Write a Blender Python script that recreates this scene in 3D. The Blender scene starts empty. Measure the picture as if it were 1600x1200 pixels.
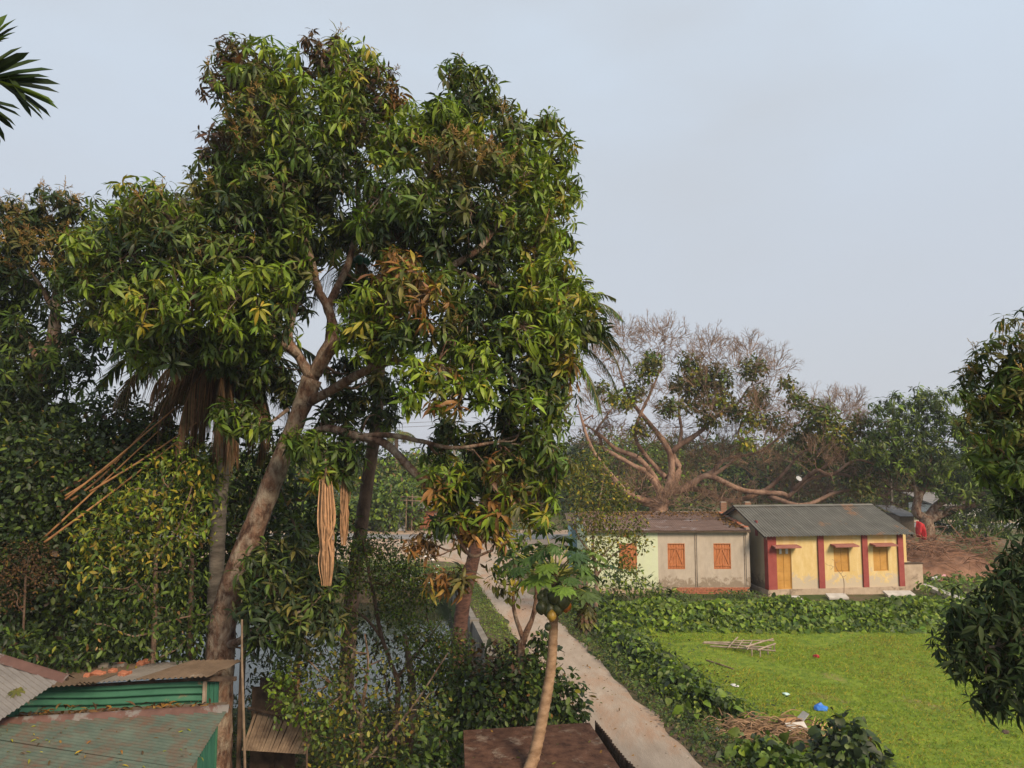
import bpy, bmesh, math, random
import numpy as np
from mathutils import Vector, Matrix

R = math.radians
rng = np.random.default_rng(11)
random.seed(11)
scene = bpy.context.scene
COL = scene.collection

# ------------------------------------------------------------------ camera
CAMZ, PITCH, LENS = 6.8, 5.44, 26.0
F = 1600 * LENS / 36.0
cam_d = bpy.data.cameras.new('camera')
cam = bpy.data.objects.new('camera', cam_d)
COL.objects.link(cam)
cam.location = (0, 0, CAMZ)
cam.rotation_euler = (R(90 + PITCH), 0, 0)
cam_d.lens = LENS
cam_d.sensor_width = 36
cam_d.sensor_fit = 'HORIZONTAL'
cam_d.clip_end = 4000
scene.camera = cam

# ------------------------------------------------------------------ sky, sun, exposure
SUN_EL, SUN_AZ = 36.0, 142.0          # azimuth clockwise from +Y (ahead of the camera)
world = bpy.data.worlds.new('World')
scene.world = world
world.use_nodes = True
nt = world.node_tree
nt.nodes.clear()
out = nt.nodes.new('ShaderNodeOutputWorld')
bg = nt.nodes.new('ShaderNodeBackground')
sky = nt.nodes.new('ShaderNodeTexSky')
sky.sky_type = 'NISHITA'
sky.sun_disc = False
sky.sun_elevation = R(SUN_EL)
sky.sun_rotation = R(SUN_AZ)
sky.dust_density = 4.0
sky.air_density = 1.0
sky.ozone_density = 1.5
tc = nt.nodes.new('ShaderNodeTexCoord')
sep = nt.nodes.new('ShaderNodeSeparateXYZ')
nt.links.new(tc.outputs['Generated'], sep.inputs[0])
ramp = nt.nodes.new('ShaderNodeValToRGB')      # hazy white-blue air over the whole dome
ramp.color_ramp.elements[0].position = 0.0
ramp.color_ramp.elements[0].color = (0.55, 0.57, 0.625, 1)
ramp.color_ramp.elements[1].position = 0.62
ramp.color_ramp.elements[1].color = (0.615, 0.715, 0.825, 1)
e = ramp.color_ramp.elements.new(0.28)
e.color = (0.56, 0.61, 0.68, 1)
nt.links.new(sep.outputs['Z'], ramp.inputs[0])
mp = nt.nodes.new('ShaderNodeMapping')
mp.inputs['Scale'].default_value = (1, 1, 2.2)
nt.links.new(tc.outputs['Generated'], mp.inputs[0])
nz = nt.nodes.new('ShaderNodeTexNoise')
nz.inputs['Scale'].default_value = 2.3
nz.inputs['Detail'].default_value = 5
nz.inputs['Roughness'].default_value = 0.45
nt.links.new(mp.outputs[0], nz.inputs['Vector'])
cr = nt.nodes.new('ShaderNodeMapRange')
cr.inputs['From Min'].default_value = 0.42
cr.inputs['From Max'].default_value = 0.7
cr.inputs['To Min'].default_value = 0.0
cr.inputs['To Max'].default_value = 0.8
nt.links.new(nz.outputs[0], cr.inputs[0])
cl = nt.nodes.new('ShaderNodeMix')
cl.data_type = 'RGBA'
cl.inputs['B'].default_value = (0.545, 0.575, 0.615, 1)
nt.links.new(cr.outputs[0], cl.inputs['Factor'])
nt.links.new(ramp.outputs[0], cl.inputs['A'])
sc = nt.nodes.new('ShaderNodeVectorMath')
sc.operation = 'SCALE'
sc.inputs['Scale'].default_value = 8.0
nt.links.new(cl.outputs['Result'], sc.inputs[0])
mx = nt.nodes.new('ShaderNodeMix')
mx.data_type = 'RGBA'
mx.inputs['Factor'].default_value = 0.90
nt.links.new(sky.outputs[0], mx.inputs['A'])
nt.links.new(sc.outputs[0], mx.inputs['B'])
nt.links.new(mx.outputs['Result'], bg.inputs[0])
bg.inputs[1].default_value = 0.1
nt.links.new(bg.outputs[0], out.inputs[0])

sun_d = bpy.data.lights.new('sun', 'SUN')
sun_d.energy = 3.2
sun_d.angle = R(20)
sun_d.color = (1.0, 0.80, 0.58)
sun = bpy.data.objects.new('sun', sun_d)
COL.objects.link(sun)
sdir = Vector((math.sin(R(SUN_AZ)) * math.cos(R(SUN_EL)), math.cos(R(SUN_AZ)) * math.cos(R(SUN_EL)), math.sin(R(SUN_EL))))
sun.rotation_euler = sdir.to_track_quat('Z', 'Y').to_euler()
sun.location = (0, 0, 60)
scene.view_settings.view_transform = 'Standard'
scene.view_settings.look = 'None'
scene.view_settings.exposure = 0.5
scene.view_settings.gamma = 1.0
scene.view_settings.use_curve_mapping = False
scene.render.engine = 'CYCLES'
scene.cycles.max_bounces = 6
scene.cycles.diffuse_bounces = 2
scene.cycles.transmission_bounces = 3

# ------------------------------------------------------------------ pixel helpers (photo pixels, 1600x1200)
_cp, _sp = math.cos(R(PITCH)), math.sin(R(PITCH))
def ray(px, py):
    a, b = (px - 800) / F, (600 - py) / F
    return np.array([a, _cp - b * _sp, _sp + b * _cp])
def at(px, py, D):
    d = ray(px, py)
    p = d * (D / d[1])
    p[2] += CAMZ
    return p
def on(px, py, z=0.0):
    d = ray(px, py)
    p = d * ((z - CAMZ) / d[2])
    p[2] += CAMZ
    return p
def on_plane(px, py, p0, n):
    d = ray(px, py)
    c = np.array([0, 0, CAMZ])
    t = np.dot(np.asarray(p0) - c, n) / np.dot(d, n)
    return c + d * t
def norm(v):
    v = np.asarray(v, float)
    return v / (np.linalg.norm(v, axis=-1, keepdims=True) + 1e-9)

# ------------------------------------------------------------------ mesh building
def np_mesh(name, V, F_list, mat=None, C=None, smooth=False):
    me = bpy.data.meshes.new(name)
    V = np.asarray(V, np.float32)
    me.vertices.add(len(V))
    me.vertices.foreach_set('co', V.ravel())
    loops = np.concatenate([f.ravel() for f in F_list]).astype(np.int32)
    tot = np.concatenate([np.full(len(f), f.shape[1], np.int32) for f in F_list])
    start = np.concatenate([[0], np.cumsum(tot)[:-1]]).astype(np.int32)
    me.loops.add(len(loops))
    me.loops.foreach_set('vertex_index', loops)
    me.polygons.add(len(tot))
    me.polygons.foreach_set('loop_start', start)
    me.polygons.foreach_set('loop_total', tot)
    me.polygons.foreach_set('use_smooth', np.full(len(tot), bool(smooth)))
    if C is not None:
        a = me.color_attributes.new('tint', 'FLOAT_COLOR', 'POINT')
        c4 = np.ones((len(V), 4), np.float32)
        c4[:, :3] = C
        a.data.foreach_set('color', c4.ravel())
    me.update(calc_edges=True)
    me.validate()
    if mat:
        me.materials.append(mat)
    return me

ORG = {}
def link(name, me, parent=None, org=None):
    o = bpy.data.objects.new(name, me)
    COL.objects.link(o)
    if parent is not None:
        o.parent = parent
    return o

class MB:
    """collects faces in world space; build() links them as ONE mesh object"""
    def __init__(self):
        self.V, self.F, self.C, self.n = [], {}, [], 0
    def add(self, V, Fs, C=None):
        V = np.asarray(V, float).reshape(-1, 3)
        if not isinstance(Fs, (list, tuple)) or (len(Fs) and np.asarray(Fs[0]).ndim == 1 and np.isscalar(Fs[0][0])):
            Fs = [np.asarray(f) for f in Fs] if not isinstance(Fs, np.ndarray) else [Fs]
        for f in Fs:
            f = np.asarray(f)
            if f.ndim == 1:
                f = f[None]
            self.F.setdefault(f.shape[1], []).append(f + self.n)
        self.V.append(V)
        if C is None:
            C = np.ones((len(V), 3)) * 0.5
        C = np.asarray(C, float)
        if C.ndim == 1:
            C = np.tile(C, (len(V), 1))
        self.C.append(C)
        self.n += len(V)
        return self
    def hexa(self, P):
        """eight corners: bottom ring 0-3, top ring 4-7"""
        return self.add(P, [np.array([[0, 3, 2, 1], [4, 5, 6, 7], [0, 1, 5, 4], [1, 2, 6, 5], [2, 3, 7, 6], [3, 0, 4, 7]])])
    def box(self, x0, x1, y0, y1, z0, z1, tf=None):
        P = np.array([[x0, y0, z0], [x1, y0, z0], [x1, y1, z0], [x0, y1, z0], [x0, y0, z1], [x1, y0, z1], [x1, y1, z1], [x0, y1, z1]], float)
        if tf is not None:
            P = tf(P)
        return self.hexa(P)
    def quad(self, a, b, c, d):
        return self.add([a, b, c, d], [np.array([[0, 1, 2, 3]])])
    def tube(self, pts, rad, sides=8, cap=True, rough=0.0, C=None):
        pts = np.asarray(pts, float)
        n = len(pts)
        rad = np.broadcast_to(np.asarray(rad, float), (n,)) if np.ndim(rad) == 0 or len(np.atleast_1d(rad)) == n else np.interp(np.linspace(0, 1, n), np.linspace(0, 1, len(rad)), rad)
        T = norm(np.gradient(pts, axis=0))
        ref = np.array([0, 0, 1.0]) if abs(T[:, 2]).mean() < 0.8 else np.array([1.0, 0.1, 0])
        X = norm(np.cross(np.broadcast_to(ref, T.shape), T))
        Y = np.cross(T, X)
        ang = np.linspace(0, 2 * np.pi, sides, endpoint=False)
        rr = rad[:, None] * np.ones(sides)
        if rough:
            rr = rr * (1 + rough * rng.standard_normal((n, sides)))
        V = pts[:, None] + rr[..., None] * (np.cos(ang)[None, :, None] * X[:, None] + np.sin(ang)[None, :, None] * Y[:, None])
        i = np.arange(n - 1)[:, None] * sides
        j = np.arange(sides)[None]
        k = (j + 1) % sides
        Q = np.stack([i + j, i + k, i + sides + k, i + sides + j], -1).reshape(-1, 4)
        fs = [Q]
        if cap and sides >= 3:
            fs.append(np.arange(sides)[::-1][None])
            fs.append((np.arange(sides) + (n - 1) * sides)[None])
        return self.add(V.reshape(-1, 3), fs, C)
    def build(self, name, mat, parent=None, smooth=False, tint=False):
        V = np.concatenate(self.V)
        o0 = np.zeros(3)
        if parent is not None:
            o0 = ORG.get(parent.name, np.zeros(3))
        else:
            o0 = np.array([(V[:, 0].min() + V[:, 0].max()) / 2, (V[:, 1].min() + V[:, 1].max()) / 2, V[:, 2].min()])
        Fl = [np.concatenate(self.F[k]) for k in sorted(self.F)]
        me = np_mesh(name, V - o0, Fl, mat, np.concatenate(self.C) if tint else None, smooth)
        o = link(name, me, parent)
        if parent is None:
            o.location = o0
        ORG[o.name] = o0
        return o

def tag(o, label=None, cat=None, group=None, kind=None):
    if label: o['label'] = label
    if cat: o['category'] = cat
    if group: o['group'] = group
    if kind: o['kind'] = kind
    return o
def thing(name, loc, label, cat, group=None):
    o = bpy.data.objects.new(name, None)
    o.empty_display_size = 0.2
    COL.objects.link(o)
    o.location = Vector([float(a) for a in loc])
    ORG[o.name] = np.array([float(a) for a in loc])
    return tag(o, label, cat, group)

def catmull(pts, n=6):
    P = np.asarray(pts, float)
    P = np.vstack([2 * P[0] - P[1], P, 2 * P[-1] - P[-2]])
    o = []
    for i in range(1, len(P) - 2):
        t = np.linspace(0, 1, n, endpoint=False)[:, None]
        a, b, c, d = P[i - 1], P[i], P[i + 1], P[i + 2]
        o.append(0.5 * (2 * b + (c - a) * t + (2 * a - 5 * b + 4 * c - d) * t ** 2 + (3 * b - a - 3 * c + d) * t ** 3))
    o.append(P[-2][None])
    return np.vstack(o)

# ------------------------------------------------------------------ materials
MATS = {}
def nodes_of(name):
    m = bpy.data.materials.new(name)
    m.use_nodes = True
    t = m.node_tree
    t.nodes.clear()
    o = t.nodes.new('ShaderNodeOutputMaterial')
    p = t.nodes.new('ShaderNodeBsdfPrincipled')
    t.links.new(p.outputs[0], o.inputs[0])
    MATS[name] = m
    return m, t, o, p
def noise(t, scale, detail=6, rough=0.6, vec=None, dist=0.0):
    n = t.nodes.new('ShaderNodeTexNoise')
    n.inputs['Scale'].default_value = scale
    n.inputs['Detail'].default_value = detail
    n.inputs['Roughness'].default_value = rough
    n.inputs['Distortion'].default_value = dist
    if vec is not None:
        t.links.new(vec, n.inputs['Vector'])
    return n
def rampn(t, src, stops):
    r = t.nodes.new('ShaderNodeValToRGB')
    els = r.color_ramp.elements
    while len(els) < len(stops):
        els.new(0.5)
    for el, (p, c) in zip(els, stops):
        el.position = p
        el.color = (*c, 1) if len(c) == 3 else c
    t.links.new(src, r.inputs[0])
    return r
def mixc(t, fac, a, b, mode='MIX'):
    m = t.nodes.new('ShaderNodeMix')
    m.data_type = 'RGBA'
    m.blend_type = mode
    for key, v in (('Factor', fac), ('A', a), ('B', b)):
        if hasattr(v, 'is_linked') or hasattr(v, 'links'):
            t.links.new(v, m.inputs[key])
        elif key == 'Factor':
            m.inputs[key].default_value = v
        else:
            m.inputs[key].default_value = (*v, 1)
    return m.outputs['Result']
def bump(t, p, src, strength=0.4, dist=0.02):
    b = t.nodes.new('ShaderNodeBump')
    b.inputs['Strength'].default_value = strength
    b.inputs['Distance'].default_value = dist
    t.links.new(src, b.inputs['Height'])
    t.links.new(b.outputs[0], p.inputs['Normal'])
def coords(t, scale=(1, 1, 1), rot=(0, 0, 0)):
    c = t.nodes.new('ShaderNodeTexCoord')
    m = t.nodes.new('ShaderNodeMapping')
    m.inputs['Scale'].default_value = scale
    m.inputs['Rotation'].default_value = rot
    t.links.new(c.outputs['Object'], m.inputs[0])
    return m.outputs[0]

def simple(name, c1, c2, scale=6, rough=0.85, bmp=0.3, bs=None, dist=0.02, stretch=(1, 1, 1), spec=0.3, lo=0.35, hi=0.65, c3=None, s3=1.5, f3=(0.5, 0.7)):
    m, t, o, p = nodes_of(name)
    v = coords(t, stretch)
    n = noise(t, scale, 8, 0.65, v)
    col = rampn(t, n.outputs[0], [(lo, c1), (hi, c2)]).outputs[0]
    if c3 is not None:
        n3 = noise(t, s3, 7, 0.7, v, 0.4)
        f = rampn(t, n3.outputs[0], [(f3[0], (0, 0, 0)), (f3[1], (1, 1, 1))]).outputs[0]
        col = mixc(t, f, col, c3)
    t.links.new(col, p.inputs['Base Color'])
    p.inputs['Roughness'].default_value = rough
    p.inputs['Specular IOR Level'].default_value = spec
    if bmp:
        nb = noise(t, bs or scale * 4, 6, 0.7, v)
        bump(t, p, nb.outputs[0], bmp, dist)
    return m

def leafmat(name, rough=0.42, trans=0.28, spec=0.4):
    m, t, o, p = nodes_of(name)
    a = t.nodes.new('ShaderNodeAttribute')
    a.attribute_name = 'tint'
    v = coords(t)
    n = noise(t, 9.0, 3, 0.6, v)
    k = rampn(t, n.outputs[0], [(0.3, (0.75, 0.75, 0.75)), (0.7, (1.2, 1.15, 1.1))]).outputs[0]
    c = mixc(t, 1.0, a.outputs['Color'], k, 'MULTIPLY')
    t.links.new(c, p.inputs['Base Color'])
    p.inputs['Roughness'].default_value = rough
    p.inputs['Specular IOR Level'].default_value = spec
    tr = t.nodes.new('ShaderNodeBsdfTranslucent')
    c2 = mixc(t, 1.0, c, (1.5, 1.5, 0.7), 'MULTIPLY')
    t.links.new(c2, tr.inputs[0])
    ms = t.nodes.new('ShaderNodeMixShader')
    ms.inputs[0].default_value = trans
    t.links.new(p.outputs[0], ms.inputs[1])
    t.links.new(tr.outputs[0], ms.inputs[2])
    t.links.new(ms.outputs[0], o.inputs[0])
    return m

M = {}
M['leaf'] = leafmat('leaf', 0.5, 0.22, 0.35)
M['leaf_matt'] = leafmat('leaf_matt', 0.65, 0.2, 0.2)
M['dry'] = leafmat('dry_leaf', 0.85, 0.15, 0.1)
M['bark'] = simple('mango_bark', (0.055, 0.028, 0.02), (0.25, 0.145, 0.095), 7, 0.9, 1.0, 26, 0.06, (1, 1, 0.55), 0.2, 0.36, 0.62, (0.40, 0.33, 0.25), 4.2, (0.45, 0.66))
M['bark_red'] = simple('red_bark', (0.13, 0.068, 0.045), (0.38, 0.245, 0.175), 1.8, 0.9, 0.9, 6, 0.1, (1, 1, 0.6))
M['bark_grey'] = simple('grey_ringed_bark', (0.13, 0.11, 0.09), (0.32, 0.275, 0.225), 3, 0.9, 0.8, 9, 0.05, (1, 1, 3.0))
M['bark_maroon'] = simple('maroon_palm_bark', (0.045, 0.02, 0.015), (0.17, 0.085, 0.06), 4, 0.9, 1.0, 14, 0.06, (1, 1, 2.4))
M['bark_dark'] = simple('dark_bark', (0.055, 0.035, 0.025), (0.17, 0.11, 0.075), 6, 0.9, 0.8, 25, 0.03, (1, 1, 0.5))
M['bark_tan'] = simple('tan_bark', (0.13, 0.075, 0.05), (0.38, 0.26, 0.185), 1.6, 0.9, 0.8, 6, 0.08, (1, 1, 0.6))
M['twig'] = simple('twig_bark', (0.14, 0.085, 0.055), (0.34, 0.24, 0.17), 2, 0.9, 0)
M['pond'], t, o, p = nodes_of('pond_water')
p.inputs['Base Color'].default_value = (0.022, 0.03, 0.014, 1)
p.inputs['Roughness'].default_value = 0.06
p.inputs['Specular IOR Level'].default_value = 0.6
v = coords(t, (1, 0.45, 1))
bump(t, p, noise(t, 3.0, 4, 0.55, v).outputs[0], 0.12, 0.05)

# ground: soil with patchy low growth
M['ground'], t, o, p = nodes_of('ground_soil')
v = coords(t)
n1 = noise(t, 0.35, 8, 0.7, v)
n2 = noise(t, 6, 6, 0.7, v)
soil = rampn(t, n2.outputs[0], [(0.3, (0.085, 0.06, 0.038)), (0.7, (0.20, 0.145, 0.095))]).outputs[0]
grn = rampn(t, n2.outputs[0], [(0.3, (0.035, 0.06, 0.018)), (0.7, (0.09, 0.115, 0.035))]).outputs[0]
f = rampn(t, n1.outputs[0], [(0.42, (0, 0, 0)), (0.58, (1, 1, 1))]).outputs[0]
t.links.new(mixc(t, f, soil, grn), p.inputs['Base Color'])
p.inputs['Roughness'].default_value = 0.95
p.inputs['Specular IOR Level'].default_value = 0.1
bump(t, p, noise(t, 12, 7, 0.7, v).outputs[0], 0.7, 0.05)
M['field'] = simple('field_turf', (0.09, 0.15, 0.018), (0.22, 0.28, 0.03), 3.2, 0.9, 0.5, 18, 0.04, (1, 1, 1), 0.15, 0.35, 0.68, (0.26, 0.20, 0.08), 0.55, (0.57, 0.70))
M['road'] = simple('road_dust', (0.30, 0.24, 0.185), (0.42, 0.345, 0.275), 2.2, 0.95, 0.6, 16, 0.03, (1, 0.3, 1), 0.1, 0.3, 0.7, (0.36, 0.225, 0.145), 0.8, (0.48, 0.66))
M['sand'] = simple('sandy_earth', (0.36, 0.255, 0.175), (0.47, 0.345, 0.25), 0.7, 0.95, 0.4, 9, 0.03, (1, 1, 1), 0.1, 0.3, 0.7, (0.26, 0.19, 0.12), 0.4, (0.55, 0.7))
M['asphalt'] = simple('worn_asphalt', (0.17, 0.165, 0.16), (0.26, 0.25, 0.24), 1.2, 0.9, 0.2, 20, 0.01)
M['concrete'] = simple('old_concrete', (0.14, 0.125, 0.105), (0.26, 0.235, 0.20), 3, 0.92, 0.35, 18, 0.01, (1, 1, 1), 0.2, 0.3, 0.7, (0.10, 0.09, 0.07), 1.3, (0.58, 0.75))
M['concrete_pale'] = simple('pale_concrete', (0.40, 0.37, 0.33), (0.56, 0.53, 0.48), 3, 0.9, 0.3, 18, 0.01)
M['slab'] = simple('stained_slab', (0.045, 0.023, 0.016), (0.135, 0.07, 0.046), 5.5, 0.95, 0.8, 30, 0.02, (1, 1, 1), 0.1, 0.33, 0.66, (0.24, 0.19, 0.145), 2.6, (0.56, 0.70))
M['brick'] = simple('red_brick', (0.30, 0.10, 0.055), (0.46, 0.19, 0.11), 9, 0.92, 0.5, 40, 0.006, (1, 1, 1), 0.15)
M['mortar'] = simple('mortar', (0.22, 0.17, 0.13), (0.34, 0.28, 0.22), 9, 0.95, 0.4, 40, 0.006)
M['bamboo'] = simple('bamboo', (0.19, 0.085, 0.03), (0.36, 0.185, 0.07), 3.5, 0.6, 0.15, 12, 0.005, (1, 1, 1), 0.35)
M['bamboo_grey'] = simple('weathered_bamboo', (0.11, 0.075, 0.05), (0.25, 0.18, 0.12), 4, 0.85, 0.2, 14, 0.005)
M['wood_grey'] = simple('weathered_wood', (0.20, 0.15, 0.11), (0.40, 0.32, 0.25), 4, 0.88, 0.3, 16, 0.005)
M['wood_dark'] = simple('dark_wood', (0.04, 0.026, 0.018), (0.12, 0.08, 0.055), 5, 0.88, 0.4, 16, 0.005)
def wallpaint(name, c1, c2, stain, plaster, zs, th):
    """painted plaster; worn along an uneven band near the plinth, faint streaks"""
    m, t, o, p = nodes_of(name)
    v = coords(t)
    n = noise(t, 1.4, 8, 0.7, v)
    col = rampn(t, n.outputs[0], [(0.3, c1), (0.7, c2)]).outputs[0]
    vs = coords(t, (2.2, 2.2, 0.5))
    ns = noise(t, 2.0, 7, 0.72, vs)
    fs = rampn(t, ns.outputs[0], [(0.46, (0, 0, 0)), (0.70, (0.8, 0.8, 0.8))]).outputs[0]
    col = mixc(t, fs, col, plaster)
    s = t.nodes.new('ShaderNodeSeparateXYZ')
    t.links.new(v, s.inputs[0])
    mr = t.nodes.new('ShaderNodeMapRange')
    mr.inputs['From Min'].default_value = zs[0]
    mr.inputs['From Max'].default_value = zs[1]
    mr.inputs['To Min'].default_value = 0.30
    mr.inputs['To Max'].default_value = -0.12
    t.links.new(s.outputs['Z'], mr.inputs[0])
    nb = noise(t, 3.2, 8, 0.75, v, 0.6)
    ad = t.nodes.new('ShaderNodeMath')
    t.links.new(nb.outputs[0], ad.inputs[0])
    t.links.new(mr.outputs[0], ad.inputs[1])
    f = rampn(t, ad.outputs[0], [(th, (0, 0, 0)), (th + 0.09, (1, 1, 1))]).outputs[0]
    col = mixc(t, f, col, stain)
    t.links.new(col, p.inputs['Base Color'])
    p.inputs['Roughness'].default_value = 0.9
    p.inputs['Specular IOR Level'].default_value = 0.2
    bump(t, p, noise(t, 14, 7, 0.7, v).outputs[0], 0.25, 0.01)
    return m
M['yellow'] = wallpaint('yellow_paint', (0.58, 0.42, 0.165), (0.66, 0.50, 0.235), (0.50, 0.42, 0.31), (0.72, 0.58, 0.32), (0.3, 1.6), 0.60)
M['yellow_shade'] = wallpaint('shaded_yellow_plaster', (0.42, 0.33, 0.20), (0.50, 0.40, 0.26), (0.22, 0.17, 0.12), (0.40, 0.34, 0.26), (0.3, 1.5), 0.64)  # copy of the yellow paint, dulled to carry the gable's shade
M['grey_wall'] = wallpaint('grey_plaster', (0.43, 0.365, 0.295), (0.52, 0.45, 0.37), (0.27, 0.215, 0.16), (0.38, 0.32, 0.26), (0.3, 1.5), 0.64)
M['green_wall'] = wallpaint('pale_green_paint', (0.55, 0.60, 0.40), (0.62, 0.68, 0.47), (0.38, 0.40, 0.27), (0.58, 0.62, 0.48), (0.3, 1.5), 0.66)
M['maroon'] = simple('maroon_paint', (0.24, 0.05, 0.045), (0.33, 0.085, 0.07), 3, 0.85, 0.2, 14, 0.008, (1, 1, 1), 0.25, 0.3, 0.7, (0.40, 0.20, 0.16), 2.2, (0.62, 0.8))
M['awning'] = simple('faded_maroon', (0.27, 0.10, 0.08), (0.36, 0.155, 0.12), 3, 0.9, 0.2, 14, 0.008)
M['orange_wood'] = simple('orange_shutter', (0.37, 0.125, 0.045), (0.50, 0.19, 0.075), 5, 0.75, 0.25, 30, 0.004, (3, 3, 0.6), 0.3)
M['ochre'] = simple('ochre_shutter', (0.42, 0.215, 0.045), (0.53, 0.29, 0.075), 2.5, 0.7, 0.1, 20, 0.003, (1, 1, 1), 0.3)
M['dark'] = simple('dark_interior', (0.02, 0.014, 0.01), (0.04, 0.028, 0.02), 4, 0.9, 0)
M['plaster_base'] = simple('plinth_plaster', (0.34, 0.26, 0.19), (0.50, 0.40, 0.30), 2.5, 0.92, 0.4, 14, 0.01, (1, 1, 1), 0.2, 0.3, 0.7, (0.17, 0.13, 0.09), 1.6, (0.55, 0.7))
M['tin_grey'] = simple('grey_tin', (0.105, 0.098, 0.08), (0.17, 0.162, 0.135), 1.6, 0.7, 0.12, 14, 0.004, (1, 1, 1), 0.35, 0.3, 0.7, (0.24, 0.145, 0.085), 0.62, (0.575, 0.61))
M['tin_rust'] = simple('rusty_tin', (0.14, 0.085, 0.062), (0.24, 0.155, 0.118), 1.8, 0.8, 0.15, 14, 0.004, (1, 1, 1), 0.25, 0.3, 0.7, (0.36, 0.33, 0.32), 0.9, (0.58, 0.70))
M['tin_pale'] = simple('pale_tin', (0.15, 0.135, 0.12), (0.24, 0.22, 0.20), 1.8, 0.6, 0.1, 14, 0.004, (1, 1, 1), 0.4, 0.3, 0.7, (0.20, 0.12, 0.08), 3.5, (0.66, 0.74))  # base lowered, partly in place of shade over the near sheds
M['tin_brown'] = simple('brown_tin', (0.085, 0.06, 0.04), (0.16, 0.115, 0.08), 2.2, 0.8, 0.15, 14, 0.004, (1, 1, 1), 0.25, 0.3, 0.7, (0.31, 0.29, 0.25), 1.1, (0.60, 0.72))
M['tin_green'] = simple('green_painted_tin', (0.02, 0.10, 0.058), (0.045, 0.155, 0.09), 2.4, 0.6, 0.1, 14, 0.004, (1, 1, 1), 0.4, 0.3, 0.7, (0.30, 0.16, 0.085), 1.5, (0.62, 0.70))
M['tin_greenrust'] = simple('faded_green_tin', (0.055, 0.082, 0.064), (0.105, 0.13, 0.098), 3.4, 0.75, 0.12, 16, 0.004, (1, 1, 1), 0.3, 0.3, 0.7, (0.115, 0.068, 0.045), 2.6, (0.46, 0.66))  # faded green tin, darkened so its colour carries the front shed's shade
M['cap_red'] = simple('ridge_cap', (0.085, 0.044, 0.034), (0.15, 0.08, 0.063), 3.5, 0.75, 0.15, 14, 0.004, (1, 1, 1), 0.3, 0.3, 0.7, (0.17, 0.155, 0.14), 1.1, (0.5, 0.55))  # cap colour lowered too, for shade over the sheds
M['green_wood'] = simple('green_wood', (0.02, 0.10, 0.065), (0.04, 0.155, 0.10), 4, 0.8, 0.3, 20, 0.004, (4, 4, 0.5))
M['cyan'] = simple('sky_blue_paint', (0.30, 0.47, 0.53), (0.37, 0.55, 0.60), 3, 0.8, 0.1)
M['white'] = simple('dirty_white', (0.62, 0.60, 0.57), (0.76, 0.75, 0.72), 4, 0.8, 0.1)
M['red'] = simple('red_cloth', (0.42, 0.02, 0.03), (0.55, 0.05, 0.05), 4, 0.8, 0.2)
M['blue_bag'] = simple('blue_plastic', (0.02, 0.12, 0.50), (0.05, 0.22, 0.65), 6, 0.4, 0.3)
M['teal_bag'] = simple('pale_teal_plastic', (0.45, 0.66, 0.62), (0.62, 0.76, 0.74), 6, 0.4, 0.3)
M['pink_bag'] = simple('pink_plastic', (0.55, 0.25, 0.30), (0.62, 0.36, 0.38), 6, 0.5, 0.3)
M['cardboard'] = simple('cardboard', (0.36, 0.20, 0.10), (0.46, 0.28, 0.15), 4, 0.9, 0.1)
M['papaya_bark'] = simple('papaya_bark', (0.17, 0.10, 0.055), (0.33, 0.215, 0.13), 4, 0.85, 0.5, 20, 0.01, (1, 1, 2.2), 0.2)
M['fruit'] = leafmat('papaya_skin', 0.4, 0.0, 0.4)
M['steel'] = simple('galvanised', (0.34, 0.35, 0.36), (0.44, 0.45, 0.46), 5, 0.5, 0)
M['earth'] = simple('bare_earth', (0.17, 0.085, 0.05), (0.30, 0.17, 0.11), 1.4, 0.95, 0.7, 8, 0.06)

# ------------------------------------------------------------------ leaf and tuft templates
def leaf_tpl(L=1.0, W=0.26, droop=0.25, fold=0.25, st=((0.0, 0), (0.28, 0.85), (0.62, 1.0), (1.0, 0))):
    """one leaf along +x, normal +z, keel folded; droop bends it to -z"""
    V, Fs, prev = [], [], None
    for (s, w) in st:
        x, z = L * s * (1 - 0.12 * droop * s), -droop * L * s * s
        if w == 0:
            V.append((x, 0, z)); cur = (len(V) - 1,)
        else:
            hw = W * L * w * 0.5
            V += [(x, hw, z + hw * fold), (x, 0, z), (x, -hw, z + hw * fold)]
            cur = (len(V) - 3, len(V) - 2, len(V) - 1)
        if prev is not None:
            if len(prev) == 1 and len(cur) == 3:
                Fs += [(prev[0], cur[1], cur[0]), (prev[0], cur[2], cur[1])]
            elif len(prev) == 3 and len(cur) == 3:
                for q in (0, 1):
                    Fs += [(prev[q], prev[q + 1], cur[q + 1]), (prev[q], cur[q + 1], cur[q])]
            elif len(prev) == 3:
                Fs += [(prev[0], prev[1], cur[0]), (prev[1], prev[2], cur[0])]
        prev = cur
    return np.array(V, float), np.array(Fs)

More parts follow.
